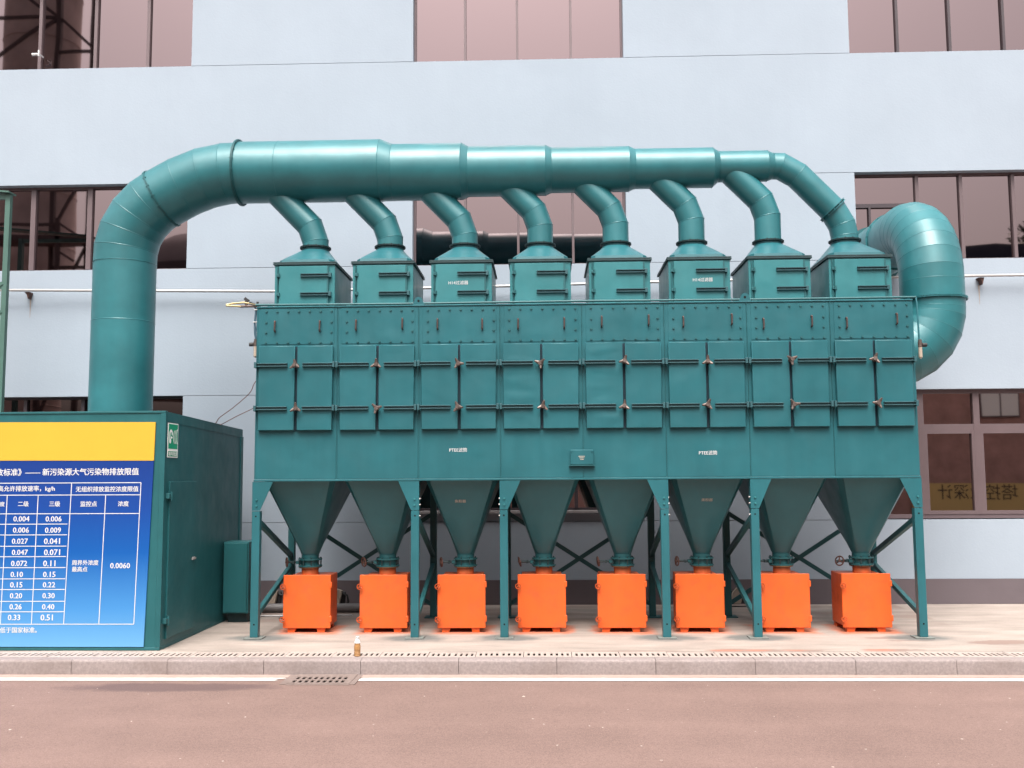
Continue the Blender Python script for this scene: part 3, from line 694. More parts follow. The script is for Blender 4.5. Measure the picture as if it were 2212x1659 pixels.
# legs
for i, (lx, s_) in enumerate(LEGS):
    xa, xb = (lx-.012, lx+.082) if s_ > 0 else (lx-.082, lx+.012)
    if i == 0: xa, xb = lx-.02, lx+.074
    ga = xb if s_ > 0 else xa; gx_ = ga + s_*.15; ox = xa if s_ > 0 else xb
    lg = MB(DO).box(xa, xb, YC-.006, YC+.085, .012, 1.465, .004).build('front_leg', M['teal'], dc)
    MB(DO).prism([(ox, 1.471), (ga, 1.471), (gx_, ZB-.022), (ox, ZB-.022)], YC-.008, YC+.002).prism([(ox, 1.471),(ga,1.471),(gx_,ZB-.022),(ox,ZB-.022)][0:1]+[(ox+s_*.012,1.471),(ox+s_*.012,ZB-.022),(ox,ZB-.022)], YC+.002, YC+.10).build('gusset', M['teal'], lg)
    MB(DO).box(xa-.06, xb+.06, YC-.055, YC+.135, 0, .012, .002).build('base_plate', M['plate'], lg)
    xm = (xa+xb)/2
    for z, dx in ((1.60,.0),(1.53,.0)):
        for dd in (-.0, ): MB(DO).cyl((xm+s_*.005,YC-.006,z),(xm+s_*.005,YC-.022,z),.012,n=6).build('bolt', M['box'], lg)
    for z in (1.60, 1.53, 1.40): MB(DO).cyl((xa if s_ > 0 else xb, YC+.04, z), ((xa-.012) if s_ > 0 else (xb+.012), YC+.04, z), .010, n=6).build('bolt', M['gal'], lg)
    for z in (1.405, .16): MB(DO).cyl((xm,YC-.0055,z),(xm,YC-.0075,z),.010,n=10).build('bolt_hole', M['blackhole'], lg)
    rl = MB(DO).box(lx-.055 if s_ < 0 else lx-.03, lx+.03 if s_ < 0 else lx+.055, YB-.09, YB, .012, ZB-.02, .004).build('rear_leg', M['teal_dark'], dc)
    MB(DO).box(lx-.12, lx+.12, YB-.16, YB+.06, 0, .012).build('base_plate', M['teal_dark'], rl)
    xr = lx + s_*.015
    MB(DO).bar((xr, YC+.08, 1.36), (xr, YB-.04, .80), .06, .05, (1,0,0)).build('side_brace', M['teal_dark'], dc)
    MB(DO).bar((xr, YB-.04, .70), (xr, YC+.08, .24), .055, .05, (1,0,0)).build('side_brace', M['teal_dark'], dc)
for a, b_ in ((0,1),(2,3),(4,5)):
    xa, xb = LEGS[a][0], LEGS[b_][0]
    MB(DO).bar((xa, YB-.03, 1.38), (xb, YB-.03, .14), .055, .02).build('rear_brace', M['teal_dark'], dc)
    MB(DO).bar((xa, YB-.008, .14), (xb, YB-.008, 1.38), .055, .02).build('rear_brace', M['teal_dark'], dc)
# lifting lugs, nameplate, lettering
for x in (XL+2*MW+.0, XL+6*MW-.01):
    MB(DO).prism([(x-.075, ZT)] + [(x+.05*math.cos(R(a)), ZT+.05+.05*math.sin(R(a))) for a in range(180,-1,-20)] + [(x+.075, ZT)], YC-.004, YC+.012).build('lifting_lug', M['teal'], dc)
    MB(DO).cyl((x,YC-.006,ZT+.05),(x,YC-.003,ZT+.05),.014,n=12).build('lug_hole', M['blackhole'], dc)
npl = MB(DO).box(.300, .570, YC-.045, YC-.001, 1.983, 2.158, .006).build('nameplate', M['teal'], dc)
MB(DO).box(.285, .585, YC-.05, YC-.002, 1.972, 1.983).build('ledge', M['teal_dark'], npl)
for x in (.318, .552):
    for z in (2.0, 2.14): MB(DO).cyl((x,YC-.044,z),(x,YC-.052,z),.010,n=6).build('screw', M['teal'], npl)
for k in range(3): MB(DO).box(.395+.01*k, .47-.006*k, YC-.0475, YC-.0455, 2.078-.018*k, 2.086-.018*k).build('embossed_line', M['faded'], npl)
text('PTEE滤筒', -1.112, -.905, 2.167, YC-.003, M['print'], dc, DO, .008)
text('PTEE滤筒', 1.795, 2.005, 2.114, YC-.003, M['print'], dc, DO, .008)

# ------------------------------------------------------------------ filter housings on the collector roof
FL = ['plain teal filter housing standing at the left end of the collector roof',
      'plain teal filter housing between the left end housing and the lettered one',
      'teal filter housing with white lettering, the one nearer the tall riser duct',
      'plain teal filter housing just right of the lettered one nearer the riser',
      'plain teal filter housing just left of the lettered one nearer the wall duct',
      'teal filter housing with white lettering, the one nearer the curved wall duct',
      'plain teal filter housing just right of the lettered one nearer the wall duct',
      'plain teal filter housing at the right end, overlapping the curved wall duct']
fbx = thing('filter_housing', FL[0], 'filter housing', (XC[0], 11.85, ZT), 'filter housings on the collector roof')
zt = ZT+.575
MB().box(-.372,.372,0,1.02,.004,.575,.003).build('body', M['box'], fbx)
MB().box(-.392,.392,-.02,1.04,.577,.596,.002).box(-.390,.390,-.018,1.038,.599,.613,.002).build('flange', M['rim'], fbx)
hw, ya, yb = .345, .03, .99; N = 40; yc2 = YD-11.85; lip0 = []; lip1 = []; top = []
for k in range(N):
    a = 2*math.pi*(k+.5)/N; c, s_ = math.cos(a), math.sin(a); m_ = max(abs(c), abs(s_)); u_, v_ = c/m_, s_/m_
    if abs(abs(u_)-abs(v_)) < .09: u_, v_ = math.copysign(1,u_), math.copysign(1,v_)
    px, py = u_*hw, (ya+yb)/2+v_*(yb-ya)/2
    lip0.append((px,py,.613)); lip1.append((px*.985,(py-.51)*.985+.51,.655)); top.append((c*.172, yc2+s_*.172, .872))
mb = MB(); mb.add(lip0+lip1+top, [(k,(k+1)%N,N+(k+1)%N,N+k) for k in range(N)]+[(N+k,N+(k+1)%N,2*N+(k+1)%N,2*N+k) for k in range(N)])
mb.cyl((0,yc2,.868),(0,yc2,.897),.170,n=30,caps=False); mb.build('hood', M['teal'], fbx, 24)
dr_ = MB().box(-.312,.300,-.030,-.001,.03,.555,.003).build('door', M['box'], fbx)
MB().box(.282,.30,-.036,-.028,.032,.553).build('door_edge', M['teal_dark'], dr_)
for z in (.44, .205):
    mb = MB(); mb.box(-.045,.305,-.036,-.029,z-.020,z+.020); mb.box(-.045,.305,-.058,-.035,z+.011,z+.019).box(-.045,.305,-.058,-.035,z-.019,z-.011)
    mb.box(.30,.335,-.05,-.001,z-.028,z+.028,.003)
    for xx in (-.02,.06,.13,.27): mb.cyl((xx,-.043,z),(xx,-.034,z),.008,n=6)
    mb.build('clamp_bar', M['bar'], dr_)
    MB().box(-.345,-.30,-.034,-.001,z-.016,z+.016,.003).cyl((-.31,-.04,z-.022),(-.31,-.04,z+.022),.013,n=8).build('hinge', M['teal_dark'], dr_)
MB().cyl((-.335,-.012,.03),(-.335,-.012,.55),.009,n=6).build('hinge_rod', M['teal_dark'], dr_)
FH = [fbx] + [copy_tree(fbx) for _ in range(7)]
for i, o in enumerate(FH):
    o.location = (XC[i], 11.85, ZT); o['label'] = FL[i]
for i, dx in ((2, .0), (5, .07)): text('H14过滤器', -.135+dx-.02, .105+dx-.02, .325, -.0325, M['print'], FH[i], (0,0,0), .006)

# ------------------------------------------------------------------ orange dust bins and slide valves
BL_ = ['orange dust bin beside the outer left leg, its right side showing',
       'orange dust bin with its right edge touching the second leg from the left',
       'orange dust bin standing alone between the second and third legs',
       'orange dust bin just right of the third leg from the left',
       'orange dust bin just left of the fourth leg from the left',
       'orange dust bin standing alone between the fourth and fifth legs',
       'orange dust bin with its left edge hidden behind the fifth leg',
       'orange dust bin nearest the outer right leg, its left side showing']
bn = thing('dust_bin', BL_[0], 'dust bin', (BIN_X[0], 11.97, 0), 'orange dust bins under the hoppers')
MB().box(-.245,.245,.022,.58,.052,.662,.006).build('body', M['orange'], bn)
MB().cyl((0,YN-11.97,.655),(0,YN-11.97,.752),.105,n=26).cyl((0,YN-11.97,.745),(0,YN-11.97,.757),.135,n=26).build('neck', M['neck'], bn)
dd = MB().box(-.288,.288,-.006,.018,.050,.682,.005).build('door', M['orange'], bn)
for z in (.565, .16):
    MB().box(.272,.302,-.012,.03,z-.035,z+.035,.004).build('hinge', M['orange'], dd)
for z in (.545, .155):
    mb = MB().ring((-.282,-.045,z), (0,1,0), .031, .006, 20, 6).cyl((-.282,-.05,z),(-.282,.01,z),.010,n=8)
    for a in (90, 210, 330): mb.cyl((-.282,-.045,z),(-.282+.031*math.cos(R(a)),-.045,z+.031*math.sin(R(a))),.005,n=5)
    mb.build('handwheel', M['wheel'], dd)
for x in (-.20, .165):
    for y in (.02, .47):
        MB().prism([(x-.035,.0),(x+.05,.0),(x+.07 if x < 0 else x+.05,.053),(x-.05 if x > 0 else x-.035,.053)], y, y+.08).build('foot', M['orange'], bn)
BN = [bn] + [copy_tree(bn) for _ in range(7)]
for i, o in enumerate(BN):
    o.location = (BIN_X[i], 11.97+random.uniform(-.01,.01), 0); o['label'] = BL_[i]; o.rotation_euler.z = random.uniform(-.012,.012)
VL = ['teal slide valve under the first hopper from the left, its handwheel by the rear leg',
      'teal slide valve over the bin touching the second leg from the left',
      'teal slide valve over the bin standing between the second and third legs',
      'teal slide valve over the bin just right of the third leg',
      'teal slide valve over the bin just left of the fourth leg',
      'teal slide valve over the bin standing between the fourth and fifth legs',
      'teal slide valve over the bin partly hidden by the fifth leg',
      'teal slide valve with a rusty star handwheel, nearest the outer right leg']
sv = thing('slide_valve', VL[0], 'valve', (BIN_X[0], YN, .757), 'slide valves between hoppers and bins')
MB().cyl((0,0,.10),(0,0,.152),.106,n=26).build('collar', M['teal_dark'], sv)
MB().cyl((0,0,.083),(0,0,.100),.146,n=28).build('flange', M['teal_dark'], sv)
MB().cyl((0,0,.002),(0,0,.018),.146,n=28).build('flange', M['teal_dark'], sv)
MB().cyl((0,0,.018),(0,0,.083),.112,n=12).box(-.17,-.10,-.05,.05,.03,.07,.004).build('body', M['teal_dark'], sv)
mb = MB()
for k in range(8):
    a = R(22.5+45*k); mb.cyl((.130*math.cos(a),.130*math.sin(a),-.012),(.130*math.cos(a),.130*math.sin(a),.115),.009,n=6)
mb.build('bolt', M['rim'], sv)
MB().cyl((-.15,0,.05),(-.31,0,.05),.012,n=8).box(-.215,-.19,-.05,.05,.035,.065).build('spindle', M['rim'], sv)
hwv = MB().ring((0,0,0),(1,0,0),.055,.009,18,6).cyl((-.018,0,0),(.018,0,0),.017,n=8)
for a in (0, 120, 240): hwv.cyl((0,0,0),(0,.055*math.cos(R(a)),.055*math.sin(R(a))),.009,n=6)
hwo = hwv.build('handwheel', M['rust'], sv); hwo.location = (-.30, 0, .05)
SV = [sv] + [copy_tree(sv) for _ in range(7)]
for i, o in enumerate(SV):
    o.location = (HX[i], YN, .757); o['label'] = VL[i]; o.rotation_euler.z = R([-4, -2, 3, 0, 0, -3, 4, 6][i])
    BN[i].children  # neck sits on the bin; shift the bin under its hopper stays as photographed
    for ch in o.children:
        if ch.name.startswith('handwheel'): ch.rotation_euler = (random.uniform(0,2), random.uniform(-.25,.25), R([30, 40, 16, 10, 8, 18, 10, 38][i]))
        if i == 7 and (ch.name.startswith('handwheel')): ch.location = (-.27, 0, .05)
for i, o in enumerate(BN):                       # keep each neck under its hopper
    for ch in o.children:
        if ch.name.startswith('neck'): ch.location.x = HX[i]-BIN_X[i]

# ------------------------------------------------------------------ compressed air line and its regulators
al = thing('air_line', 'thin teal air pipe along the front top edge of the collector', 'pipe', (XL+4*MW, YC+.02, ZT+.035))
MB(al.location).tube([(XL-.03,YC+.02,ZT+.028),(XL+1.6,YC+.02,ZT+.022),(XL+4,YC+.02,ZT+.030),(XL+6,YC+.02,ZT+.024),(4.37,YC+.02,ZT+.030)], .014, 8).build('pipe', M['teal_dark'], al)
MB(al.location).tube([(4.37,YC+.02,ZT+.03),(4.372,YC+.0,ZT-.05),(4.38,YC+.0,3.41)], .011, 8).build('drop_pipe', M['teal'], al)
for x in (XL+.15, XL+1.1, XL+2.7, XL+4.3, XL+5.9, XL+7.2): MB(al.location).box(x-.03,x+.03,YC,YC+.04,ZT+.003,ZT+.012).build('clip', M['teal_dark'], al)
def regulator(label, x, y, z, side):
    t_ = thing('air_regulator', label, 'regulator', (x, y, z))
    MB().cyl((0,0,0),(0,0,.055),.026,n=14).cyl((0,0,.055),(0,0,.085),.02,n=12).build('cap', M['brass'], t_)
    MB().cyl((0,0,-.125),(0,0,-.003),.022,n=14).cyl((0,0,-.14),(0,0,-.125),.012,n=10).build('bowl', M['cream'], t_)
    MB().cyl((side*.024,0,.02),(side*.075,0,.02),.024,n=14).build('knob', M['black'], t_)
    return t_
regulator('brass air regulator with black side knob hanging at the left collector end', -3.452, YC+.08, 3.43, -1)
regulator('brass air regulator with pale bowl hanging at the right collector end', 4.388, YC+.0, 3.33, 1)
ho = thing('air_hose_fitting', 'yellow looped hose on brass valve at the upper left collector corner', 'hose', (-3.57, YC+.08, 3.93))
MB(ho.location).tube([(-3.45,YC+.06,3.93),(-3.60,YC+.06,3.958),(-3.72,YC+.04,3.945),(-3.80,YC+.02,3.925),(-3.80,YC+.02,3.915),(-3.70,YC+.04,3.912),(-3.62,YC+.07,3.91)], .011, 8).build('hose', M['hose'], ho)
MB(ho.location).cyl((-3.65,YC+.07,3.912),(-3.40,YC+.07,3.915),.016,n=10).cyl((-3.57,YC+.07,3.91),(-3.57,YC+.07,3.985),.018,n=10).build('valve', M['brass'], ho)
MB(ho.location).bar((-3.59,YC+.06,4.01),(-3.54,YC+.06,3.97),.035,.02).bar((-3.53,YC+.06,3.955),(-3.46,YC+.06,3.925),.03,.02).bar((-3.43,YC+.06,3.965),(-3.435,YC+.06,3.925),.025,.02).build('lever', M['black'], ho)
bh = thing('air_hose', 'dark blue hoses strapped down the left collector edge to the regulator', 'hose', (-3.46, YC+.08, 3.65))
MB(bh.location).tube([(-3.47,YC+.08,3.91),(-3.455,YC+.08,3.86),(-3.468,YC+.08,3.70),(-3.462,YC+.08,3.58),(-3.45,YC+.08,3.51)], .012, 8).tube([(-3.44,YC+.08,3.90),(-3.438,YC+.08,3.70),(-3.452,YC+.08,3.60),(-3.448,YC+.08,3.51)], .008, 8).build('hose', M['bluehose'], bh)
MB(bh.location).box(-3.485,-3.43,YC+.06,YC+.10,3.715,3.725).box(-3.475,-3.43,YC+.06,YC+.10,3.865,3.875).build('tie', M['white'], bh)

# cables hanging to the enclosure roof
def smooth_path(p, k=6):
    out = []; p = [Vector(q) for q in p]
    for i in range(len(p)-1):
        a = p[max(i-1,0)]; b_ = p[i]; c = p[i+1]; d = p[min(i+2,len(p)-1)]
        for j in range(k):
            t_ = j/k; out.append(.5*((2*b_)+(c-a)*t_+(2*a-5*b_+4*c-d)*t_*t_+(3*b_-a-3*c+d)*t_**3))
    return out+[p[-1]]
def cable(label, pts):
    o = MB(pts[0]).tube(smooth_path(pts), .0055, 6).build('cable', M['wire']); o.location = pts[0]; tag(o, label, 'cable', 'cables slung to the enclosure roof')
cable('upper thin brown cable curving from the collector edge to the enclosure roof', [(-3.42,12.4,3.22),(-3.665,12.4,3.097),(-3.756,12.4,2.935),(-3.963,12.4,2.751),(-4.135,12.4,2.625),(-4.20,12.43,2.553),(-4.3,12.44,2.55)])
cable('lower thin brown cable curving from the collector edge to the enclosure roof', [(-3.42,12.4,2.90),(-3.665,12.4,2.76),(-3.925,12.4,2.635),(-4.116,12.45,2.545),(-4.20,12.6,2.548),(-4.3,12.62,2.552)])

# ------------------------------------------------------------------ enclosure on the left with its boards
XE, YE, YEB = -4.19, 10.75, 13.55
en = thing('fan_enclosure', 'big dark teal steel enclosure with a narrow side door, left of the collector', 'enclosure', (-6.2, 12.1, 0)); EO = en.location
zr = lambda y: 2.597-(y-YE)*.026
mb = MB(EO); xl = -8.3
mb.add([(xl,YE,.03),(XE,YE,.03),(XE,YEB,.03),(xl,YEB,.03),(xl,YE,zr(YE)),(XE,YE,zr(YE)),(XE,YEB,zr(YEB)),(xl,YEB,zr(YEB))], [(3,2,1,0),(4,5,6,7),(0,1,5,4),(1,2,6,5),(2,3,7,6),(3,0,4,7)])
mb.build('body', M['housing'], en)
MB(EO).box(xl, XE+.004, YE-.010, YE+.05, zr(YE)-.02, zr(YE)+.004, .003).box(XE-.05, XE+.006, YE-.008, YE+.04, .032, zr(YE)-.022, .003).build('corner_trim', M['housing'], en)
MB(EO).box(xl, XE+.005, YE-.012, YE+.05, 0, .03, .003).box(XE-.06, XE+.005, YE+.05, YEB, 0, .029).build('base_frame', M['housing'], en)
MB(EO).box(XE-.03, XE+.012, YEB-.10, YEB+.006, .03, zr(YEB)-.10, .003).build('rear_post', M['housing'], en)
mb = MB(EO); mb.add([(XE+.001,YE+.06,zr(YE+.06)-.11),(XE+.005,YE+.06,zr(YE+.06)-.11),(XE+.005,YEB-.12,zr(YEB)-.11),(XE+.001,YEB-.12,zr(YEB)-.11),(XE+.001,YE+.06,zr(YE+.06)-.10),(XE+.005,YE+.06,zr(YE+.06)-.10),(XE+.005,YEB-.12,zr(YEB)-.10),(XE+.001,YEB-.12,zr(YEB)-.10)], [(3,2,1,0),(4,5,6,7),(0,1,5,4),(1,2,6,5),(2,3,7,6),(3,0,4,7)]); mb.build('seam', M['housing'], en)
sd_ = MB(EO).box(XE-.002, XE+.022, 10.88, 11.72, .10, 1.82, .004).build('side_door', M['housing'], en)
for z in (1.66, .30): MB(EO).box(XE, XE+.045, 10.80, 10.90, z-.03, z+.03, .004).cyl((XE+.04,10.875,z-.05),(XE+.04,10.875,z+.05),.014,n=8).build('hinge', M['teal_dark'], sd_)
MB(EO).box(XE+.02, XE+.032, 11.63, 11.69, .90, .93).bar((XE+.05,11.66,.915),(XE+.05,11.55,.915),.025,.012,(1,0,0)).cyl((XE+.02,11.66,.915),(XE+.056,11.66,.915),.012,n=8).build('handle', M['gal'], sd_)
for x, y in ((-6.02,12.1),(-5.89,12.1),(-6.68,12.1),(-6.62,12.1)): MB(EO).cyl((x,y,zr(y)-.01),(x,y,zr(y)+(.115 if x > -6.3 else .09)),.016,n=10).build('vent_stub', M['white' if x > -6.3 else 'hose'], en)
# emission limit board
nb = thing('notice_board', 'blue and yellow printed notice board with white table of emission limits', 'notice board', (-6.2, YE-.012, 0)); NO = nb.location
YP = YE-.016
mb = MB(NO); mb.prism([(xl+.1,.045),(-4.36,.039),(-4.303,2.05),(xl+.1,2.075)], YP, YE-.003); mb.build('blue_panel', M['blue'], nb)
mb = MB(NO); mb.prism([(xl+.1,2.077),(-4.303,2.052),(-4.295,2.476),(xl+.1,2.50)], YP-.002, YE-.003); mb.build('yellow_panel', M['yellow'], nb)
BT = [('放标准》—— 新污染源大气污染物排放限值',-6.066,-4.467,1.933),('高允许排放速率，kg/h',-6.035,-5.400,1.748),('无组织排放监控浓度限值',-5.163,-4.465,1.742),('度',-6.007,-5.956,1.584),('二级',-5.804,-5.686,1.585),('三级',-5.454,-5.334,1.583),('监控点',-5.106,-4.923,1.581),('浓度',-4.687,-4.568,1.581),('周界外浓度',-5.177,-4.884,0.943),('最高点',-5.175,-5.004,0.872),('0.0060',-4.751,-4.534,0.909),('低于国家标准。',-5.948,-5.540,0.220),('0.004',-5.848,-5.671,1.421),('0.006',-5.848,-5.672,1.299),('0.027',-5.855,-5.679,1.178),('0.047',-5.850,-5.674,1.057),('0.072',-5.854,-5.677,0.937),('0.10',-5.854,-5.719,0.818),('0.15',-5.854,-5.719,0.706),('0.20',-5.852,-5.718,0.588),('0.26',-5.852,-5.718,0.470),('0.33',-5.865,-5.730,0.355),('0.006',-5.488,-5.312,1.419),('0.009',-5.490,-5.314,1.297),('0.041',-5.496,-5.320,1.177),('0.071',-5.491,-5.315,1.056),('0.11',-5.496,-5.362,0.936),('0.15',-5.492,-5.357,0.817),('0.22',-5.491,-5.356,0.705),('0.30',-5.491,-5.357,0.588),('0.40',-5.490,-5.356,0.469),('0.51',-5.502,-5.368,0.354)]
for s_, a, b_, z in BT: text(s_, a, b_, z, YP-.0015, M['print'], nb, NO, .022)
BLn = [(-6.121,1.816,-4.438,1.811),(-6.115,1.686,-4.443,1.678),(-6.106,1.481,-4.445,1.474),(-6.101,1.365,-5.244,1.363),(-6.096,1.248,-5.244,1.246),(-6.09,1.125,-5.245,1.123),(-6.085,1.012,-5.245,1.01),(-6.08,.892,-5.246,.891),(-6.075,.771,-5.246,.77),(-6.069,.655,-5.247,.655),(-6.064,.528,-5.247,.528),(-6.059,.416,-5.248,.416),(-6.053,.284,-4.472,.282),(-5.212,1.814,-5.246,.283),(-4.438,1.811,-4.472,.282),(-4.827,1.68,-4.857,.283),(-5.582,1.681,-5.602,.284),(-5.929,1.683,-5.947,.284)]
for k, (x0, z0, x1, z1) in enumerate(BLn):
    yy = YP-.0012-.00004*k; d = Vector((x1-x0, 0, z1-z0)).normalized(); p = Vector((d.z, 0, -d.x))*.0042
    if k < 13: x0 = -7.9
    mb = MB(NO); a = Vector((x0,yy,z0)); b_ = Vector((x1,yy,z1)); mb.add([a+p, b_+p, b_-p, a-p], [(0,1,2,3)]); mb.build('table_line', M['print'], nb)
# noise source sign on the enclosure side
ns = thing('noise_sign', 'small green and white ear and sound wave sign on the enclosure side', 'sign', (XE+.01, 10.96, 2.28)); SO = ns.location
XS = XE+.010
MB(SO).box(XE+.0065, XS, 10.806, 11.110, 2.088, 2.473).build('plate', M['signwhite'], ns)
MB(SO).box(XS-.001, XS+.0015, 10.822, 11.095, 2.185, 2.462).box(XS-.001, XS+.0015, 10.820, 11.094, 2.100, 2.158).build('green_field', M['green_sign'], ns)
def flat_arc(cy, cz, r0, r1, a0, a1, n=10, sy=1.0):
    mb = MB(SO); vv_ = []
    for k in range(n+1):
        a = R(a0+(a1-a0)*k/n)
        for r in (r0, r1): vv_.append((XS+.0025, cy+r*sy*math.cos(a), cz+r*math.sin(a)))
    mb.add(vv_, [(2*k, 2*k+1, 2*k+3, 2*k+2) for k in range(n)]); return mb
e = flat_arc(10.890, 2.352, .020, .050, -25, 200, 12)
e.add([(XS+.0026,10.840,2.282),(XS+.0026,10.869,2.282),(XS+.0026,10.869,2.356),(XS+.0026,10.840,2.356)], [(0,1,2,3)])
e.add([(XS+.0027,10.868+.030*math.cos(R(a)),2.272+.030*math.sin(R(a))) for a in range(0,360,30)], [tuple(range(12))])
e.add([(XS+.0028,10.885,2.315),(XS+.0028,10.908,2.325),(XS+.0028,10.935,2.318),(XS+.0028,10.930,2.302),(XS+.0028,10.895,2.296)], [tuple(range(5))])
e.build('ear_symbol', M['signwhite'], ns)
for k in range(3):
    yk = 10.962+.040*k; flat_arc(yk+.115, 2.318+.004*k, .104, .117, 138-3*k, 222+3*k, 12).build('sound_wave', M['signwhite'], ns)
tt = text('噪声排放源', -.125, .125, 0, 0, M['signwhite'], ns, bold=.02); tt.rotation_euler.z = R(90); tt.location = Vector((XS+.0028, 10.957, 2.129))-SO

# ------------------------------------------------------------------ small things around
ec = thing('electrical_cabinet', 'narrow dark teal cabinet beside the enclosure, behind the outer left leg', 'cabinet', (-4.0, 12.95, 0)); O_ = ec.location
MB(O_).box(-4.165,-3.835,12.76,13.10,.115,1.03,.005).build('body', M['housing'], ec)
MB(O_).box(-4.155,-3.850,12.738,12.758,.13,1.015,.004).build('door', M['housing'], ec)
MB(O_).box(-4.12,-3.87,12.84,13.06,0,.117).build('plinth', M['rim'], ec)
gp = tag(MB((-3.4,13.75,.055)).tube([(-4.3,13.72,.062),(-2.3,13.74,.062)], .06, 14).build('ground_pipe', M['stone']), 'grey pipe lying on the terrace behind the outer left bin', 'pipe'); gp.location = (-3.4,13.75,.055)
gc = tag(MB((-3.4,13.3,.01)).tube([(-4.05,13.30,.012),(-3.2,13.33,.012),(-2.6,13.36,.012)], .011, 8).build('ground_conduit', M['gal']), 'thin pale conduit lying on the terrace beside the grey pipe', 'conduit'); gc.location = (-3.4,13.3,.01)
for (x, y, lab) in ((-3.93,14.2,'pale faced floodlight on a dark bracket at the wall foot behind the outer left leg'), (-3.0,14.2,'pale faced floodlight on a dark bracket peeping out right of the first bin'), (2.70,14.2,'pale faced floodlight on a dark bracket at the wall foot by the fifth leg')):
    t_ = thing('floodlight', lab, 'floodlight', (x, y, 0), 'floodlights at the wall foot'); 
    MB().prism([(-.10,.05),(.05,.05),(.09,.24),(.0,.27),(-.06,.2)], -.02, .05).build('lamp_face', M['cream'], t_)
    MB().box(-.07,.12,.055,.13,.05,.22,.01).build('housing', M['black'], t_)
    MB().tube([(-.10,.06,.0),(.14,.06,.0),(.17,.06,.08),(.15,.06,.17),(.09,.06,.19)], .016, 6).build('bracket', M['black'], t_)
bo = thing('drink_bottle', 'brown plastic drink bottle with white top standing on the drain cover', 'bottle', (-1.966, 10.40, 0))
MB().lathe([(.028,0),(.034,.006),(.034,.012),(.031,.018),(.034,.024),(.031,.034),(.034,.042),(.031,.052),(.034,.060),(.034,.105),(.029,.118),(.029,.128),(.031,.134)], (0,0,0), 20).build('body', M['bottle'], bo)
MB().lathe([(.031,.135),(.030,.150),(.020,.168),(.015,.176),(.015,.182)], (0,0,0), 20).build('shoulder', M['white'], bo)
MB().lathe([(.017,.183),(.017,.198),(.014,.202)], (0,0,0), 16).build('cap', M['white'], bo)
gf = thing('steel_frame', 'slim green steel frame tower at the far left edge, in front of the facade', 'steel frame', (-8.1, 13.4, 0)); O_ = gf.location
for x, y in ((-7.555,13.4),(-8.75,13.4)):
        MB(O_).box(x-.035, x+.035, y-.035, y+.035, 0, 5.88).build('post', M['greensteel'], gf)
for z in (5.84, 4.55, 3.2, 1.8):
    MB(O_).box(-8.715,-7.59,13.37,13.43,z-.03,z+.03).build('beam', M['greensteel'], gf)
for a, b_ in ((3.25,4.5),(4.6,3.9),(4.2,3.3)): MB(O_).bar((-7.58,13.37,a),(-8.72,13.37,b_),.045,.03).build('brace', M['greensteel'], gf)
mb = MB(O_); mb.add([(-9.4,13.30,6.10),(-7.51,13.30,5.905),(-7.51,13.5,5.905),(-9.4,13.5,6.10),(-9.4,13.30,6.07),(-7.51,13.30,5.882),(-7.51,13.5,5.882),(-9.4,13.5,6.07)], [(0,1,2,3),(7,6,5,4),(0,4,5,1),(1,5,6,2),(2,6,7,3),(3,7,4,0)]); mb.build('canopy', M['greensteel'], gf)

# grit and scraps scattered on the road
mb = MB(); rg = random.Random(3)
for k in range(300):
    y = 9.75-6.2*rg.random()**1.2; x = rg.uniform(-6, 6)*(.35+.65*y/9.7); s_ = rg.choice((.003,.004,.005,.007,.010,.014 if k % 6 == 0 else .004)); a = rg.uniform(0, 3.14); h = s_*.35
    c, n_ = math.cos(a), math.sin(a); q = []
    for (u_, v_) in ((-1,-.6),(1.2,-.5),(.9,.6),(-.8,.7)): q.append((x+(u_*c-v_*n_)*s_, y+(u_*n_+v_*c)*s_, ZR+.0005))
    tp = (x, y, ZR+h); mb.add(q+[tp], [(0,1,4),(1,2,4),(2,3,4),(3,0,4)])
tag(mb.build('road_grit', M['grit']), 'pale grit scattered over the asphalt', 'grit', kind='stuff')

# ------------------------------------------------------------------ what the windows mirror: the far side of the road
ob = thing('opposite_building', 'long red brown building across the road, seen mirrored in the facade windows', 'building', (0, -18, 0)); O_ = ob.location
MB(O_).box(-14.5, 60, -30, -18, ZR, 8.6).build('wall', M['brick'], ob)
MB(O_).box(-14.6, 60, -30, -17.9, 8.6, 11.7).box(-14.6, -2.6, -29, -17.8, 11.7, 12.2).box(-2.6, 1.5, -29, -17.85, 11.7, 11.9).box(19.5, 60, -29, -17.8, 11.7, 12.2).build('roof_cladding', M['darkroof'], ob)
M['navytank'] = mat('navy_roof_tank', (.035,.05,.10), .6)
MB(O_).prism([(20.0,11.7),(24.4,11.7),(24.4,12.75),(22,12.95),(20.3,12.8)], -22, -17.9).build('roof_tank', M['navytank'], ob)
for k in range(12):
    x = -8.4+6*k
    for z0, z1 in ((4.6, 5.85),):
        wf = MB(O_).box(x-.95, x+.95, -17.98, -17.90, z0, z1).build('window', M['frame'], ob)
        for dx in (-.87, .04): MB(O_).box(x+dx, x+dx+.83, -17.9, -17.87, z0+.08, z1-.08).build('pane', M['pane_pale'], wf)
mb = MB(O_).cyl((-17.5,-22,6),(-17.5,-22,12.6),4.2,n=28)
mb.lathe([(4.2,0),(3.6,1.0),(2.4,1.8),(.1,2.2)], (-17.5,-22,12.6), 28); mb.build('domed_tank', M['darkroof'], ob)
bb = thing('banner_board', 'long yellow banner with dark lettering across the road, mirrored in the lower window', 'banner', (20, -17.8, 0)); O_ = bb.location
MB(O_).box(17.2, 27, -17.86, -17.78, -.05, 1.42).build('panel', M['banner'], bb)
MB(O_).box(17.2, 27, -17.77, -17.76, -.05, .12).build('lower_band', M['brick'], bb)
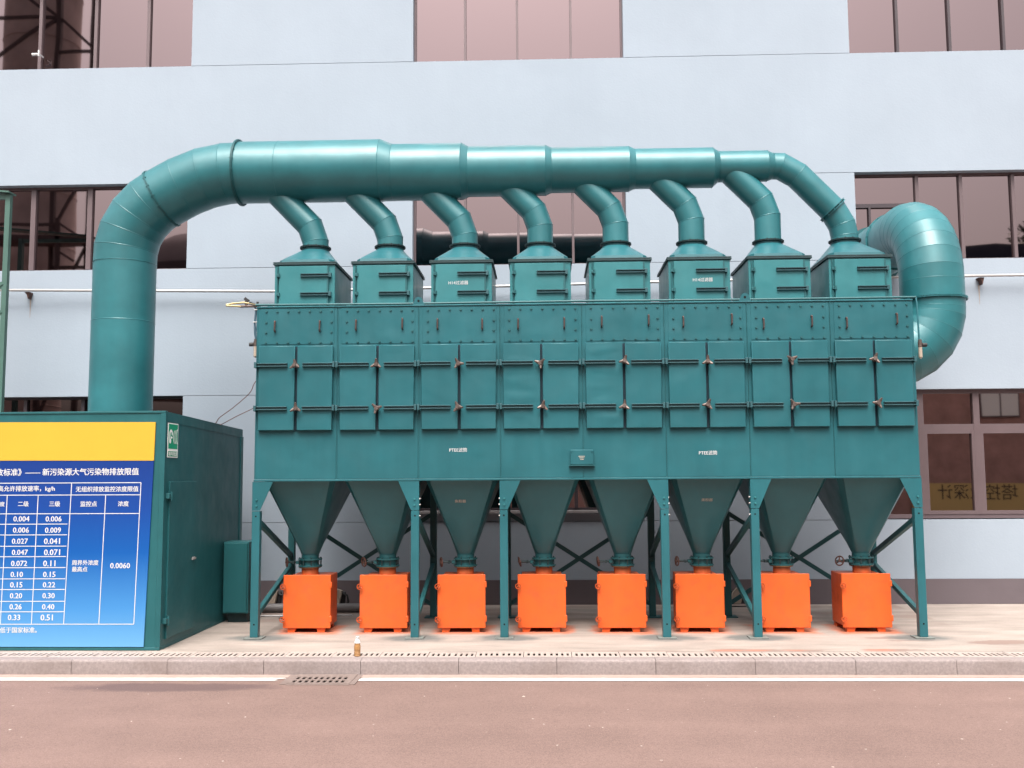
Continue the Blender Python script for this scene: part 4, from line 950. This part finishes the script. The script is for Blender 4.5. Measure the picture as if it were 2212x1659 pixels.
def mirror_text(s_, xa, xb, z, y):
    o = text(s_, 0, xb-xa, z, 0, M['ink'], bb, (0,0,0), .004); o.rotation_euler.z = math.pi; o.location = Vector((xb, y, 0))-O_
mirror_text('塔控业深计', 18.3, 22.0, 1.02, -17.775)
so_ = thing('silo', 'tall dark grey silo mirrored in the upper left windows', 'silo', (-29, -25, 0)); O_ = so_.location
MB(O_).cyl((-29,-25,ZR),(-29,-25,36),1.9,n=40).build('shell', M['silo'], so_)
for z in range(3, 36, 3): MB(O_).ring((-29,-25,z),(0,0,1),1.905,.03,40,5).build('hoop', M['silo'], so_)
lt = thing('lattice_tower', 'dark steel lattice tower round the silo, mirrored in the left windows', 'lattice tower', (-29, -22.2, 0)); O_ = lt.location
for x, y in ((-32.2,-22.2),(-26.85,-22.2),(-24.8,-22.2)): MB(O_).box(x-.13,x+.13,y-.13,y+.13,ZR,34).build('column', M['steel'], lt)
lv = [5, 10.4, 15.3, 19.6, 23.5, 27.4, 31.5]
for i, z in enumerate(lv):
    if i % 2: MB(O_).bar((-32.2,-22.2,z),(-26.85,-22.2,z),.16,.14,(0,1,0)).build('beam', M['steel'], lt)
    MB(O_).bar((-26.85,-22.2,z-2),(-24.8,-22.2,z-2),.16,.14,(0,1,0)).build('beam', M['steel'], lt)
    if i < len(lv)-1:
        za, zb2 = lv[i+1], z
        MB(O_).bar((-32.2,-22.2,za if i % 2 else zb2),(-26.85,-22.2,zb2 if i % 2 else za),.17,.12,(0,1,0)).build('brace', M['steel'], lt)
        MB(O_).bar((-26.85,-22.2,za if i > 2 else zb2),(-24.8,-22.2,za-1.8 if i > 2 else za-.6),.16,.12,(0,1,0)).build('brace', M['steel'], lt)
MB(O_).box(-33,-23.95,-22.05,-20.6,14.45,14.75).build('platform', M['steel'], lt)
MB(O_).bar((-23.95,-21,14.5),(-24.8,-22,12.2),.2,.2).build('brace', M['steel'], lt)
for x in (-33,-30,-25.75): MB(O_).box(x-.11,x+.11,-20.75,-20.6,12.6,15.6).build('rail_post', M['steel'], lt)
for z in (15.3,): MB(O_).box(-33,-25.8,-20.72,-20.62,z-.07,z+.07).build('rail', M['steel'], lt)
MB(O_).bar((-25.75,-20.66,15.4),(-24.6,-20.66,14.7),.12,.1).bar((-25.75,-20.66,13.9),(-24.8,-20.66,13.3),.12,.1).build('stay', M['steel'], lt)
tr = thing('broadleaf_tree', 'leafy tree behind the far roof, mirrored in the right hand window', 'tree', (31.5, -33, 0)); O_ = tr.location
MB(O_).cyl((31.5,-33,ZR),(31.5,-33,9),.4,.22,n=10).bar((31.5,-33,8),(33,-33,12),.2,.2).bar((31.5,-33,8.5),(30,-33,12.5),.18,.18).bar((31.5,-33,9),(31.7,-33,14),.2,.2).build('trunk', M['bark'], tr)
mb = MB(O_); rt = random.Random(5)
cl = [(31.6+rt.gauss(0,1.5), -33+rt.gauss(0,1.6), 13.4+rt.gauss(0,1.9), rt.uniform(.7,1.4)) for _ in range(60)]
for cx, cy, cz, r in cl:
    for k in range(70):
        d = Vector((rt.gauss(0,1), rt.gauss(0,1), rt.gauss(0,1))).normalized()*r*rt.random()**.4; p = Vector((cx,cy,cz))+d
        u_ = Vector((rt.gauss(0,1), rt.gauss(0,1), rt.gauss(0,1))).normalized()*.22; v_ = u_.cross(Vector((rt.gauss(0,1), rt.gauss(0,1), rt.gauss(0,1)))).normalized()*.12
        mb.add([p-u_, p+v_, p+u_, p-v_], [(0,1,2,3)])
mb.build('crown', M['leaf'], tr)
